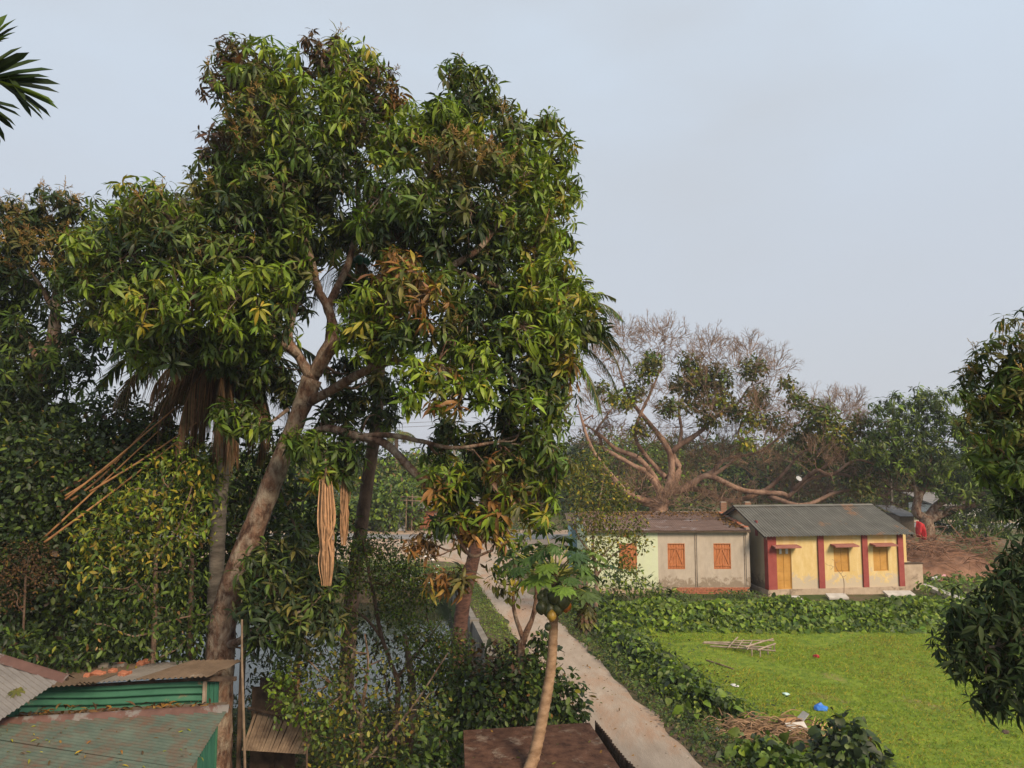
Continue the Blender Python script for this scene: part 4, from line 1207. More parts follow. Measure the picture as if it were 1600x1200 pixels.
# crown clumps in photo pixels: x, y, radius, depth offset, palettes
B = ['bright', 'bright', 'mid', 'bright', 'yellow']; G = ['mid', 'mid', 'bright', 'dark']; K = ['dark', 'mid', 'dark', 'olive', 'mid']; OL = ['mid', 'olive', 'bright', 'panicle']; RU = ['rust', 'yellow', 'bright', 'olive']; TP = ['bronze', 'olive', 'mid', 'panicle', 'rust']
FL = ['panicle', 'panicle', 'bright', 'mid']
crown = [
    (378, 85, 36, .5, TP), (425, 115, 48, -.2, B), (350, 130, 34, .2, TP), (392, 150, 44, -.5, OL), (455, 165, 42, .2, B), (400, 205, 50, -.6, FL), (358, 235, 42, .3, TP), (455, 215, 50, -.8, G),
    (505, 85, 36, .8, TP), (548, 105, 44, .5, B), (585, 135, 38, .6, TP), (530, 150, 44, .2, B), (570, 190, 46, .5, OL), (515, 205, 44, .2, B), (612, 165, 24, .8, RU),
    (712, 118, 28, .4, OL), (745, 140, 36, .3, G), (775, 165, 26, .5, OL), (725, 175, 42, .0, K), (700, 205, 52, -.6, B), (650, 205, 46, -.3, B), (620, 235, 40, -.3, B), (690, 250, 52, -1.4, FL), (800, 215, 46, .2, OL), (850, 205, 34, .5, B), (868, 250, 38, .4, B), (888, 295, 28, .5, B), (820, 275, 50, -.6, B), (850, 325, 50, 0, B), (770, 260, 50, -1, FL),
    (440, 280, 60, -.8, OL), (380, 285, 52, .0, OL), (335, 270, 36, .4, OL), (500, 270, 50, -.2, K), (540, 260, 40, .2, K), (310, 320, 44, .4, OL), (370, 345, 58, -.6, K), (440, 345, 52, -.6, G), (500, 330, 40, .2, K),
    (225, 330, 48, -.6, B), (180, 345, 36, -.2, B), (265, 345, 54, -1, OL), (148, 385, 42, -.6, B), (210, 395, 54, -1, K), (290, 400, 56, -1.2, K), (350, 405, 50, -1.2, OL), (130, 430, 34, -.2, OL), (175, 455, 44, -.6, OL), (235, 465, 50, -1.6, B), (300, 470, 52, -2.0, B), (370, 465, 54, -2.0, B), (420, 445, 44, -1.6, B), (420, 500, 42, -1.6, G), (360, 520, 46, -1.4, G), (300, 535, 42, -1.4, K), (240, 520, 44, -1.2, G), (190, 510, 32, -.8, B), (410, 545, 34, -1.2, G), (350, 560, 30, -.8, K), (220, 560, 20, -.8, B),
    (455, 420, 40, -.4, OL), (420, 390, 40, -.4, K), (600, 310, 52, -1.2, G), (660, 320, 54, -1.6, G), (730, 330, 54, -1.4, K), (790, 350, 52, -.8, OL), (560, 350, 34, .4, K), (620, 370, 44, -1.2, K), (690, 385, 46, -1.2, K), (760, 400, 48, -.8, K), (830, 390, 50, -.2, B), (870, 370, 30, .4, B), (620, 420, 42, -2.0, RU), (600, 465, 44, -2.2, B), (560, 490, 36, -2.0, B), (655, 465, 46, -2.4, RU), (700, 440, 36, -1.6, G), (640, 520, 42, -2.2, G), (585, 530, 40, -2.0, B), (540, 520, 22, -1.8, B), (730, 490, 46, -1.4, K), (780, 460, 44, -.8, K), (830, 445, 50, -1.2, B), (880, 435, 34, -.6, B), (870, 480, 50, -1.4, B), (915, 470, 26, -.2, B), (820, 510, 50, -1.4, B), (865, 540, 44, -1.2, B), (910, 510, 28, 0, K), (935, 500, 20, .5, K), (780, 540, 42, -1.2, K),
    (700, 530, 40, -1.8, OL), (740, 560, 42, -2.4, B), (690, 580, 36, -2.6, B), (645, 585, 34, -2.6, B), (640, 620, 24, -2.6, B), (700, 615, 36, -2.6, RU), (750, 610, 32, -2.6, B), (800, 590, 38, -1.4, K), (850, 595, 40, -1, K), (890, 580, 26, -.6, RU), (830, 640, 44, -1.6, G), (790, 650, 36, -.8, K), (740, 680, 34, -.6, K), (870, 650, 30, -1, OL), (700, 670, 24, -.4, K), (850, 690, 40, -1.8, OL), (800, 700, 42, -1, K), (750, 720, 40, -.8, K), (690, 700, 24, -1, K), (820, 740, 40, -1.6, OL), (770, 730, 26, -2.2, RU), (870, 730, 26, -1.8, OL), (700, 745, 34, -2, B), (680, 765, 26, -2, RU), (735, 770, 36, -1.6, K), (790, 785, 38, -1.8, RU), (840, 785, 34, -1.8, B), (700, 800, 26, -1.6, K), (745, 810, 34, -1.8, RU), (690, 815, 20, -1.8, G), (785, 825, 24, -1.8, RU),
    (500, 705, 36, -1.0, G), (470, 690, 26, -.8, G), (535, 715, 34, -1, G), (510, 740, 28, -1.2, B), (545, 690, 26, -.6, K), (520, 650, 32, .2, K), (560, 640, 30, .2, K), (585, 600, 28, .2, K), (535, 610, 24, .4, K), (600, 650, 22, .2, K), (375, 655, 30, -1.0, G), (350, 640, 18, -1, G), (405, 660, 20, -1, G),
    (650, 850, 18, -1.6, ['rust']), (672, 850, 14, -1.6, ['rust']), (690, 905, 22, -1.6, ['rust', 'yellow']), (718, 905, 18, -1.6, ['olive', 'rust']), (730, 830, 20, -1.6, RU),
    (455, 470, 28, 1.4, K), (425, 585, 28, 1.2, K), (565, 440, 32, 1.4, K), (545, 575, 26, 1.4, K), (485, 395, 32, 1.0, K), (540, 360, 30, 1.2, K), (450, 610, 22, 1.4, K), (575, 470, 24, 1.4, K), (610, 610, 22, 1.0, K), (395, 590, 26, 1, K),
    # low drooping growth right of the trunk foot
    (410, 895, 36, -.6, K), (450, 880, 38, -.2, K), (400, 935, 34, -.8, K), (440, 930, 42, -.8, K), (490, 920, 36, -.6, K), (470, 960, 38, -1, K), (420, 970, 28, -1, K), (510, 960, 28, -.8, K), (405, 860, 26, 0, K), (470, 850, 28, .2, K), (395, 1000, 18, -.8, K), (520, 900, 24, -.4, K), (445, 1000, 24, -1, K),
]
# a second, deeper layer keeps the heart of the crown from being hollow
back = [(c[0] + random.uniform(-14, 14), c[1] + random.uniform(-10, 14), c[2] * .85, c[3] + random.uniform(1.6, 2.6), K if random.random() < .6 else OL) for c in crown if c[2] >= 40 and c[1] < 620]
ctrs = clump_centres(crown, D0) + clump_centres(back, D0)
order = sorted(range(len(ctrs)), key=lambda i_: np.min(np.linalg.norm(np.array(sk.P) - ctrs[i_][0], axis=1)))
m = MB()
for i_ in order:
    sk.grow(m, ctrs[i_][0], 6, .02)
tag(m.build('branches', M['bark'], mt, True), kind='stuff')
tw = MB(); cr_ = MB()
cand = []
for ci, (c, r, pl) in enumerate(ctrs):
    n = max(7, int(54 * r * r / .55 + 6))
    if ci >= len(crown): n = int(n * .75)
    u = sphere_dirs(n)
    lob = sphere_dirs(5)
    rad = r * (.35 + .68 * rng.random(n) ** .55) * (.8 + .3 * np.max(u @ lob.T, 1))
    P = c + u * rad[:, None] * np.array([1.05, 1.0, .95])
    ax = norm(u * .55 + np.array([0, 0, .8]) + .22 * rng.standard_normal((n, 3)))
    Mx = frames(ax, rng.uniform(0, 6.28, n))
    S = rng.uniform(.55, 1.1, n)
    main = pl[0]
    for k in range(n):
        kind = main if random.random() < .42 else random.choice(pl)
        front = np.dot(u[k], norm(CAMP - c)) * (1 if ci < len(crown) else -1)
        px_ok = True
        cand.append((front + (.4 if rad[k] > .7 * r else 0) + random.uniform(-.1, .1), kind, random.randrange(4), Mx[k], P[k], S[k]))
    # thin twigs out to the tufts
    for k in range(0, n, 2):
        mid = c + (P[k] - c) * .55 + rng.standard_normal(3) * .05
        tw.tube([c + rng.standard_normal(3) * .05, mid, P[k] - ax[k] * .2], [.014, .010, .007], 3, False)
cand.sort(key=lambda a: -a[0])
sep_, rest = cand[:300], cand[300:]
crn = None
for kind in TUFTS:
    for v_ in range(4):
        sel = [a for a in rest if a[1] == kind and a[2] == v_]
        if sel:
            mul = 1 + .13 * rng.standard_normal((len(sel), 1)) + .04 * rng.standard_normal((len(sel), 3))
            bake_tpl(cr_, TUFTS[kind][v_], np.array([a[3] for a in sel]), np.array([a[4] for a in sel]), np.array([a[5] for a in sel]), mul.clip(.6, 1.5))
crn = cr_.build('crown', M['leaf'], mt, True, True)
crn['kind'] = 'stuff'
tag(tw.build('twigs', M['bark'], mt, True), kind='stuff')
tme = {}
for (_, kind, v_, Mx, p_, s_) in sep_:
    if (kind, v_) not in tme:
        V, Fc, C = TUFTS[kind][v_]
        tme[(kind, v_)] = np_mesh('leaf_cluster', V, [Fc], M['leaf'], C, True)
    ob = link('leaf_cluster', tme[(kind, v_)], crn)
    mm = Matrix.Identity(4)
    for a_ in range(3):
        for b_ in range(3):
            mm[b_][a_] = Mx[a_][b_] * s_
    mm.translation = Vector(p_ - ORG[mt.name])
    ob.matrix_local = mm
print('mango tufts', len(cand), 'tris', sum(len(f) for f in cr_.F[3]))

# ================================================================== OTHER VEGETATION
def add_tufts(mb, ctrs, dens, L=1.0, kinds=None, up=.8):
    per = {}
    for (c, r, pl) in ctrs:
        n = max(4, int(dens * r * r + 3))
        u = sphere_dirs(n)
        lob = sphere_dirs(5)
        rad = r * (.35 + .68 * rng.random(n) ** .55) * (.8 + .3 * np.max(u @ lob.T, 1))
        P = c + u * rad[:, None]
        Mx = frames(norm(u * .55 + np.array([0, 0, up]) + .22 * rng.standard_normal((n, 3))), rng.uniform(0, 6.28, n))
        for k in range(n):
            per.setdefault((random.choice(pl or kinds), random.randrange(4)), []).append((Mx[k], P[k], L * random.uniform(.75, 1.2)))
    for (kind, v_), lst in per.items():
        mul = (1 + .13 * rng.standard_normal((len(lst), 1)) + .04 * rng.standard_normal((len(lst), 3))).clip(.6, 1.5)
        bake_tpl(mb, TUFTS[kind][v_], np.array([a[0] for a in lst]), np.array([a[1] for a in lst]), np.array([a[2] for a in lst]), mul)
def woody(root, trunk_paths, bark, ctrs, k=.02, sides=8):
    """trunk, limbs and branches; returns the skeleton"""
    sk = Skel()
    for q, (pts, rad) in enumerate(trunk_paths):
        m = MB(); sk.path(m, pts, rad, sides if q else sides + 4, 6, .05); m.build('trunk' if q == 0 else 'limb', M[bark], root, True)
    if ctrs:
        m = MB()
        for i_ in sorted(range(len(ctrs)), key=lambda i_: np.min(np.linalg.norm(np.array(sk.P) - ctrs[i_][0], axis=1))):
            sk.grow(m, ctrs[i_][0], 5, k)
        tag(m.build('branches', M[bark], root, True), kind='stuff')
    return sk
def gnd(px, py, D):
    p_ = at(px, py, D); p_[2] = float(hz(p_[0], p_[1])) - .05
    return p_

# ---- dark flowering mango on the far left
D1 = 19.0
r_ = thing('mango_tree', gnd(45, 700, D1), 'dark flowering mango tree topped with tan panicles beside the taller mango', 'tree')
cl = [(30, 345, 42, 0), (85, 325, 38, 0), (120, 345, 30, .4), (0, 380, 50, 0), (60, 390, 50, -.4), (120, 400, 44, 0), (20, 440, 50, 0), (-20, 450, 50, .2), (30, 500, 44, .4), (130, 470, 44, 0), (150, 520, 34, -.4), (100, 545, 30, -.6), (130, 565, 28, -.6), (20, 560, 50, -.4), (-20, 520, 50, .5), (40, 610, 50, -.6), (90, 620, 40, -.6), (0, 640, 60, -.4), (10, 690, 50, 0)]
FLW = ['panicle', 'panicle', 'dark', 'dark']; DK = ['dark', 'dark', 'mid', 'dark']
ct = clump_centres([c + ((FLW,) if c[1] < 410 else (DK,)) for c in cl], D1)
woody(r_, [([gnd(40, 700, D1), at(45, 650, D1), at(58, 590, D1), at(82, 545, D1), at(86, 490, D1), at(90, 440, D1)], [.26, .24, .22, .2, .12, .08]), ([at(82, 545, D1), at(100, 535, D1), at(120, 515, D1 - .4)], [.1, .08, .05]), ([at(86, 490, D1), at(65, 450, D1), at(45, 420, D1)], [.08, .06, .04]), ([at(62, 580, D1), at(52, 550, D1 - .2), at(30, 520, D1)], [.1, .08, .05])], 'bark', ct)
m = MB(); add_tufts(m, ct, 95, .85); tag(m.build('crown', M['leaf_matt'], r_, True, True), kind='stuff')

# ---- near mango whose branches hang in at the right edge
D2 = 9.5
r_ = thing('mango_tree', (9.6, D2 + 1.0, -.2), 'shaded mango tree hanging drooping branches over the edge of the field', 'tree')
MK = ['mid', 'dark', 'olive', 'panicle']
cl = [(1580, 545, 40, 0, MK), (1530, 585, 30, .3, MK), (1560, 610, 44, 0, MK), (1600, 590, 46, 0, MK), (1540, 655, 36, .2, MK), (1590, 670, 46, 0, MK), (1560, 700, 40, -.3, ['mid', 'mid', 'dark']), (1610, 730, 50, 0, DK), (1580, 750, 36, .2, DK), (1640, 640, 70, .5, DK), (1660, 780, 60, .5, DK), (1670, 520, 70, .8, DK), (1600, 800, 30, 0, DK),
      (1510, 955, 30, -1.2, ['dark']), (1560, 950, 42, -1.2, ['dark']), (1600, 930, 40, -1.2, ['dark']), (1500, 1000, 30, -1.2, ['dark']), (1545, 1010, 44, -1.2, ['dark']), (1590, 1010, 44, -1.2, ['dark']), (1540, 1055, 36, -1.2, ['dark']), (1580, 1060, 36, -1.2, ['dark']), (1550, 1095, 20, -1.2, ['dark']), (1605, 1080, 30, -1.2, ['dark']), (1490, 1030, 18, -1.2, ['dark']), (1580, 890, 26, -1.2, ['dark']), (1650, 1000, 60, -1, ['dark']), (1600, 860, 24, -1, ['dark'])]  # lower clumps in dark leaf colour only, standing in for shade
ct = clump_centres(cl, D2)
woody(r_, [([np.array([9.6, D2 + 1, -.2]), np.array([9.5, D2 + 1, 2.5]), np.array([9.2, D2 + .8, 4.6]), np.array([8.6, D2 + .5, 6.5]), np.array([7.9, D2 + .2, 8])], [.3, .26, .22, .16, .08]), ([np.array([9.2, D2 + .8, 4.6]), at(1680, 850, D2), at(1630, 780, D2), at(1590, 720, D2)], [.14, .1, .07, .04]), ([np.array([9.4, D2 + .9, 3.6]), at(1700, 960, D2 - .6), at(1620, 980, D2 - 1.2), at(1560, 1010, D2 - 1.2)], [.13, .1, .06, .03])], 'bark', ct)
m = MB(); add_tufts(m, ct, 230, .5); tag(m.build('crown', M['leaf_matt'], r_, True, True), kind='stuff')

# ---- oval-leaved dark evergreen and shrubs on the left
oval = leaf_tpl(1, .52, .12, .2, ((0, 0), (.25, .8), (.6, 1.0), (.88, .6), (1.0, 0)))
lance = leaf_tpl(1, .36, .3, .3)
def shrub(name, label, cat, cl, D, stems, tpl, size, pals, dens, bark='bark_dark', mat='leaf', group=None, k=.014, inner=.35, droop=.35, part='foliage'):
    """stems: list of pixel polylines (first is the main stem); cl: clumps"""
    b0 = gnd(*stems[0][0][:2], D)
    o = thing(name, b0, label, cat, group)
    ct = clump_centres([c if len(c) > 4 else (*c, pals) for c in cl], D)
    tp = []
    for st in stems:
        pts = [at(x, y, D + (d[0] if d else 0)) for (x, y, r, *d) in st]
        if st is stems[0]: pts[0] = b0
        tp.append((pts, [a[2] for a in st]))
    woody(o, tp, bark, ct, k, 7)
    m = MB(); leaf_cloud(m, ct, dens * 1.75, tpl, (size[0] * 1.1, size[1] * 1.1), pals, .9, inner, droop); tag(m.build(part, M[mat], o, True, True), kind='stuff')
    return o
DG = ['dark', 'dark', 'mid']; 
shrub('evergreen_tree', 'dark evergreen tree with dense oval leaves behind the bamboo poles', 'tree',
      [(175, 650, 44, .6), (225, 660, 30, .8), (140, 680, 50, .3), (80, 700, 50, 0), (30, 720, 54, -.3), (180, 700, 52, .2), (240, 700, 46, .4), (10, 780, 60, -.5), (80, 770, 60, -.3), (150, 760, 56, 0), (30, 840, 60, -.5), (100, 840, 60, -.3), (20, 900, 60, -.3), (90, 910, 60, -.1), (160, 830, 50, .3), (30, 970, 60, 0), (110, 975, 55, .2), (-30, 850, 60, 0), (-30, 740, 60, 0), (60, 1015, 40, .1)], 16.8,
      [[(90, 1000, .16), (95, 900, .13), (110, 800, .1), (150, 720, .06)], [(95, 900, .08), (50, 820, .05), (20, 760, .03)]], oval, (.08, .15), ['dark', 'dark', 'dark', 'mid'], 850)  # dark evergreen leaves, darkened further in place of shade on this side
shrub('yellow_shrub', 'tall yellow-green shrub between bamboo poles and mango trunk', 'shrub',
      [(290, 720, 40, 0), (320, 750, 30, .1, ['bright', 'mid', 'yellow']), (250, 735, 36, 0), (210, 765, 34, -.2), (300, 790, 40, 0, ['mid', 'yellow', 'bright']), (250, 790, 40, -.2, ['mid', 'yellow', 'bright']), (180, 800, 36, -.3), (300, 830, 36, 0, ['mid', 'bright', 'yellow']), (250, 840, 42, -.2, ['mid', 'mid', 'yellow']), (190, 850, 42, -.3, ['mid', 'yellow']), (140, 830, 30, -.4), (150, 880, 34, -.4, ['mid', 'yellow']), (240, 890, 44, -.2, ['mid', 'yellow', 'dark']), (290, 890, 36, 0, ['mid', 'dark']), (200, 930, 44, -.3, ['mid', 'dark']), (140, 920, 36, -.4, ['mid', 'yellow', 'dark']), (270, 950, 44, 0, ['mid', 'dark']), (150, 975, 40, -.3, ['mid', 'dark']), (220, 985, 44, -.2, ['mid', 'dark']), (290, 1000, 40, 0, ['mid', 'dark']), (320, 960, 26, .1, ['mid', 'dark'])], 15.4,
      [[(240, 1040, .06), (242, 950, .05), (243, 880, .045), (248, 820, .035), (262, 760, .02)], [(242, 950, .03), (200, 890, .02), (170, 830, .012)], [(243, 880, .03), (280, 820, .02), (300, 760, .012)]], lance, (.085, .155), ['yellow', 'bright', 'mid'], 470, 'bark_tan', inner=.15)
shrub('dark_shrub', 'deep green shrub with hanging leaves behind the palm trunk', 'shrub', [(280, 705, 36, 0), (320, 725, 34, .2), (330, 760, 30, .3), (250, 690, 34, .3), (225, 665, 26, .3), (290, 750, 34, .2)], 17.2, [[(300, 1000, .06), (300, 850, .05), (300, 720, .03)]], lance, (.12, .2), ['mid', 'mid', 'bright', 'dark'], 520)
shrub('low_bush', 'low dark leafy bush behind the grey shed roof', 'shrub', [(40, 1030, 36, 0), (90, 1030, 34, .1), (130, 1020, 30, .1), (0, 1010, 36, 0), (170, 1010, 30, .2)], 15.0, [[(80, 1100, .03), (80, 1050, .02)]], lance, (.1, .17), ['dark', 'mid', 'dark'], 620)
shrub('brown_bush', 'bush of dead brown seed heads in front of the evergreen', 'shrub', [(20, 880, 30, 0), (60, 865, 26, 0), (20, 920, 30, 0), (70, 900, 20, 0)], 15.3, [[(40, 1010, .03), (40, 900, .02)]], leaf_tpl(1, .5, .2, .2), (.03, .06), ['bronze'], 1500, mat='dry')
shrub('shade_bush', 'dark bush filling the gap between palm trunk and mango trunk', 'shrub', [(370, 740, 46, 0), (400, 780, 46, 0), (370, 820, 46, 0), (400, 860, 46, 0), (340, 850, 40, .3), (430, 700, 40, .4), (440, 840, 40, .4), (330, 920, 40, .2), (400, 930, 46, .4), (470, 790, 44, .6), (510, 830, 44, .6), (480, 860, 40, .3), (360, 900, 46, 0), (300, 930, 40, 0), (260, 830, 50, .2), (200, 850, 50, .2), (270, 900, 50, .2), (200, 930, 50, .2), (310, 870, 44, .2), (150, 900, 44, .2), (250, 990, 50, -.5), (310, 1000, 44, -.5), (180, 1000, 50, -.5), (300, 780, 40, .2)], 19.0, [[(380, 1000, .08), (385, 900, .06), (390, 780, .04)]], lance, (.14, .22), ['dark', 'dark', 'mid'], 420, mat='leaf_matt')
shrub('mango_sapling', 'dark mango thicket left of the coconut palm trunk by the pond', 'shrub', [(440, 760, 34, 0), (460, 830, 40, 0), (500, 870, 34, 0)], 17.5, [[(470, 960, .05), (465, 880, .04), (455, 800, .03)]], lance, (.16, .24), ['dark', 'mid'], 300)

# ---- coconut palms behind the mango
def frond(p0, az, el, L, droop, n=34, wl=.62, dead=False, pal=('mid',), twist=0.0):
    """one pinnate frond: rachis plus drooping leaflets, as one mesh builder"""
    m = MB()
    s = np.linspace(0, 1, 14)
    ele = el - droop * s ** 1.3
    ds = L / 13
    pts = [np.asarray(p0, float)]
    for q in range(13):
        h = math.cos(ele[q])
        pts.append(pts[-1] + ds * np.array([math.sin(az) * h, math.cos(az) * h, math.sin(ele[q])]))
    pts = np.array(pts)
    rc = np.array([.26, .19, .07]) if not dead else np.array([.24, .14, .08])
    m.tube(pts, np.linspace(.032, .006, 14), 4, False, 0, rc)
    st = np.array([[0, -.5, 0], [0, .5, 0], [.5, -.45, -.03], [.5, .45, -.03], [1, 0, -.16]])
    for side in (-1, 1):
        t = np.linspace(.12, .99, n)
        P = np.stack([np.interp(t, s, pts[:, k]) for k in range(3)], 1)
        T_ = norm(np.stack([np.interp(t, s, np.gradient(pts[:, k])) for k in range(3)], 1))
        upv = np.tile([0, 0, 1.0], (n, 1)) + 1e-3
        S_ = norm(np.cross(T_, upv)) * side
        U_ = np.cross(S_, T_) * side
        ln = wl * np.sin(np.clip(t * 2.7 + .35, 0, 3.0)) ** .6 * (1 + .1 * rng.standard_normal(n))
        sag = (.55 if not dead else 1.6) + .25 * rng.standard_normal(n)
        d = norm(T_ * (.75 + .1 * rng.standard_normal((n, 1))) + S_ * (.9 if not dead else .25) + np.array([0, 0, -1.0]) * sag[:, None] * (.55 if not dead else 1.0))
        z = norm(np.cross(d, np.cross(U_, d)) + 1e-6)
        y = norm(np.cross(z, d))
        W = .034 if not dead else .016
        Vt = P[:, None] + st[None, :, 0:1] * (d * ln[:, None])[:, None] + st[None, :, 1:2] * W * 2 * y[:, None] + st[None, :, 2:3] * ln[:, None, None] * np.array([0, 0, 1.0])
        Ft = np.array([[0, 1, 3], [0, 3, 2], [2, 3, 4]])
        Fa = (Ft[None] + (np.arange(n) * 5)[:, None, None]).reshape(-1, 3)
        m.add(Vt.reshape(-1, 3), [Fa], np.repeat(pick(list(pal), n), 5, 0))
    return m
def coconut(label, D, trunk, rad, fronds, deads, bark='bark_tan', group='coconut palms around the pond'):
    b0 = gnd(*trunk[0], D)
    o = thing('coconut_palm', b0, label, 'palm', group)
    pts = [b0] + [at(x, y, D) for (x, y) in trunk[1:]]
    c = catmull(pts, 14)
    rr = np.interp(np.linspace(0, 1, len(c)), np.linspace(0, 1, len(rad)), rad) * (1 + .035 * (np.arange(len(c)) % 2))
    m = MB(); m.tube(c, rr, 12, True, .02); m.build('trunk', M[bark], o, True)
    top = pts[-1] + np.array([0, 0, .1])
    for (az, el, L, dr) in fronds:
        frond(top, R(az), R(el), L, R(dr), 44, .75, False, ('mid', 'dark', 'olive')).build('frond', M['leaf_matt'], o, False, True)
    for (az, el, L, dr) in deads:
        frond(top - [0, 0, .15], R(az), R(el), L, R(dr), 36, 1.0, True, ('straw', 'bronze', 'straw')).build('dead_frond', M['dry'], o, False, True)
    for q in range(5):
        a = q * 1.25
        m = MB(); cc = top + np.array([.22 * math.cos(a), .22 * math.sin(a), -.28])
        u_ = sphere_dirs(1)
        ring = []
        for la in np.linspace(-1.5, 1.5, 6):
            ring.append(cc + np.array([0, 0, math.sin(la) * .14]))
        m.tube(ring, [.02, .09, .12, .12, .09, .02], 8); m.build('coconut', M['green_wood'], o, True)
    return o
RP = lambda n, e0, e1, l0, l1, d0, d1, a0=0: [(a0 + 360 / n * q + random.uniform(-12, 12), random.uniform(e0, e1), random.uniform(l0, l1), random.uniform(d0, d1)) for q in range(n)]
coconut('coconut palm with grey ringed trunk under a skirt of dead fronds', 17.4, [(336, 930), (340, 850), (346, 760), (353, 690), (352, 560)], [.18, .165, .155, .155, .15],
        RP(7, 5, 30, 2.8, 3.6, 70, 100, 10) + [(-80, 15, 3.4, 100), (-60, 0, 3.0, 90)], RP(18, -30, 10, 2.2, 3.2, 65, 95) + RP(10, -60, -40, 1.9, 2.7, 30, 40, 15), 'bark_grey')
coconut('coconut palm with rough brown trunk leaning over the pond', 21.0, [(540, 1000), (550, 930), (562, 840), (576, 740), (590, 640), (590, 520), (560, 400)], [.22, .2, .185, .175, .165, .16, .15],
        RP(12, -5, 55, 3.0, 4.0, 70, 120), RP(6, -50, -20, 1.8, 2.6, 50, 70), 'bark_dark')
coconut('coconut palm with red-brown trunk beside the earth road', 27.5, [(708, 1020), (722, 955), (738, 880), (760, 780), (800, 660), (850, 520)], [.28, .255, .235, .22, .2, .19],
        [(80, 62, 3.5, 95), (95, 45, 3.4, 100), (85, 25, 3.3, 95), (100, 5, 3.5, 85), (90, -15, 3.8, 65), (120, -35, 4.0, 50), (95, -40, 4.2, 45), (70, 80, 3.2, 90)] + RP(9, 0, 50, 3.0, 4.0, 80, 110, 130), RP(6, -60, -30, 2.0, 3.0, 40, 50, 60), 'bark_maroon')
# dried frond bunches hanging from a mango limb
for (x0, x1, y0, y1, w_, D, lab) in ((508, 510, 765, 915, 14, 14.2, 'long bunch of dried tan palm strips hanging from the mango'), (540, 537, 750, 852, 8, 14.6, 'narrow bunch of dried tan palm strips hanging from the mango')):
    a = at(x0, y0, D); b = at(x1, y1, D)
    o = thing('dried_bunch', a, lab, 'dried fronds', 'dried bunches hanging from the mango')
    W_ = w_ / F * D
    m0 = MB()
    for q in range(150 if w_ > 10 else 80):
        m = m0
        s0, s1 = rng.standard_normal(2) * .4 * W_, rng.standard_normal(2) * .36 * W_
        ln = random.uniform(.5, 1.0) if q % 3 else 1.0
        e_ = a + (b - a) * ln
        pts = [a + [s0[0] * .6, s0[1] * .6, random.uniform(-.02, .25)], a + (e_ - a) * .35 + [s0[0] * .8, s0[1], 0], a + (e_ - a) * .7 + [s1[0] * 1.0, s1[1], 0], e_ + [s1[0] * .6, s1[1] * .6, 0]]
        m.tube(catmull(pts, 4), [.007, .014, .012, .004], 3, False, 0, np.array([.50, .30, .17]) * random.uniform(.55, 1.25))
    tag(m0.build('strips', M['dry'], o, False, True), kind='stuff')
    m = MB(); m.tube([at(x0, 676, 15.0), a + [0, 0, .45], a + [.01, 0, .2], a], [.02, .02, .03, .035], 6); m.build('stalk', M['bark'], o, True)

# ---- areca palm whose fronds reach in at the upper left corner
o = thing('areca_palm', (-7.4, 8.6, 0), 'areca palm with stiff fronds at the corner of the sky', 'palm')
top = at(-95, 175, 8.4)
m = MB(); m.tube(catmull([np.array([-7.4, 8.6, -.1]), np.array([-7.3, 8.5, 4.0]), top], 8), [.12, .1, .09], 10, True, .02); m.build('trunk', M['bark_tan'], o, True)
def areca(p0, p1, tips, wl):
    m = MB()
    pts = catmull([p0, p0 + (p1 - p0) * .5 + [0, 0, .12], p1], 6)
    m.tube(pts, np.linspace(.02, .008, len(pts)), 5, False, 0, (.10, .13, .04))
    tip = leaf_tpl(1, .13, .1, .5, ((0, 0), (.2, .8), (.55, 1), (.85, .8), (1, 0)))
    for q, (x, y) in enumerate(tips):
        s = pts[int((.35 + .65 * q / max(1, len(tips) - 1)) * (len(pts) - 1))] if len(tips) > 1 else pts[-1]
        e_ = at(x, y, 8.4 + random.uniform(-.25, .25))
        d = e_ - s
        bake(m, tip, frames_x(d[None], np.array([[.2, -.6, .7]]), .3), s[None], np.array([np.linalg.norm(d)]), pick(['dark', 'dark', 'mid'], 1))
    m.build('frond', M['leaf_matt'], o, False, True)
areca(top, at(12, 118, 8.4), [(24, 62), (38, 72), (46, 74), (58, 82), (78, 96), (72, 108), (90, 122), (92, 135), (88, 147), (92, 156), (84, 172), (78, 180), (70, 172), (60, 165), (52, 178), (40, 150)], .5)
areca(top, at(-12, 150, 8.4), [(30, 160), (34, 172), (28, 190), (22, 200), (12, 220), (4, 230), (-4, 225), (-15, 235)], .5)
areca(top, at(-20, 65, 8.5), [(6, 12), (14, 18), (20, 30), (18, 42), (12, 50), (4, 58), (-5, 20)], .4)
areca(top, at(-200, 60, 8.8), [(-240, 10), (-260, 60), (-240, 110), (-200, 0)], .5)

# ================================================================== BIG BARE-TWIGGED TREE behind the houses
def twig_tpl(seed, leafy=False):
    r0 = random.Random(seed)
    parts = []
    def rec(p, d, L, r, lev):
        e_ = p + d * L
        v, f = stick_tpl(p, e_, r, r * .65)
        parts.append((v, f, np.array([.33, .225, .155]) * r0.uniform(.6, 1.15)))
        if lev == 0:
            return
        for _ in range(3 if lev > 1 else 2):
            dd = norm(d + np.array([r0.gauss(0, .55), r0.gauss(0, .55), r0.gauss(.12, .45)]))
            rec(p + d * L * r0.uniform(.45, 1.0), dd, L * r0.uniform(.55, .8), r * .62, lev - 1)
    rec(np.zeros(3), np.array([0, 0, 1.0]), .6, .021, 3)
    return merge_tpl(parts)
TWIGS = [twig_tpl(s) for s in range(8)]
DB = 50.0
tr_ = thing('rain_tree', gnd(1030, 800, DB), 'huge spreading tree with bare tan twigs behind the row house', 'tree')
sk = Skel()
bp = lambda *l: [at(x, y, DB + (d[0] if d else 0)) for (x, y, *d) in l]
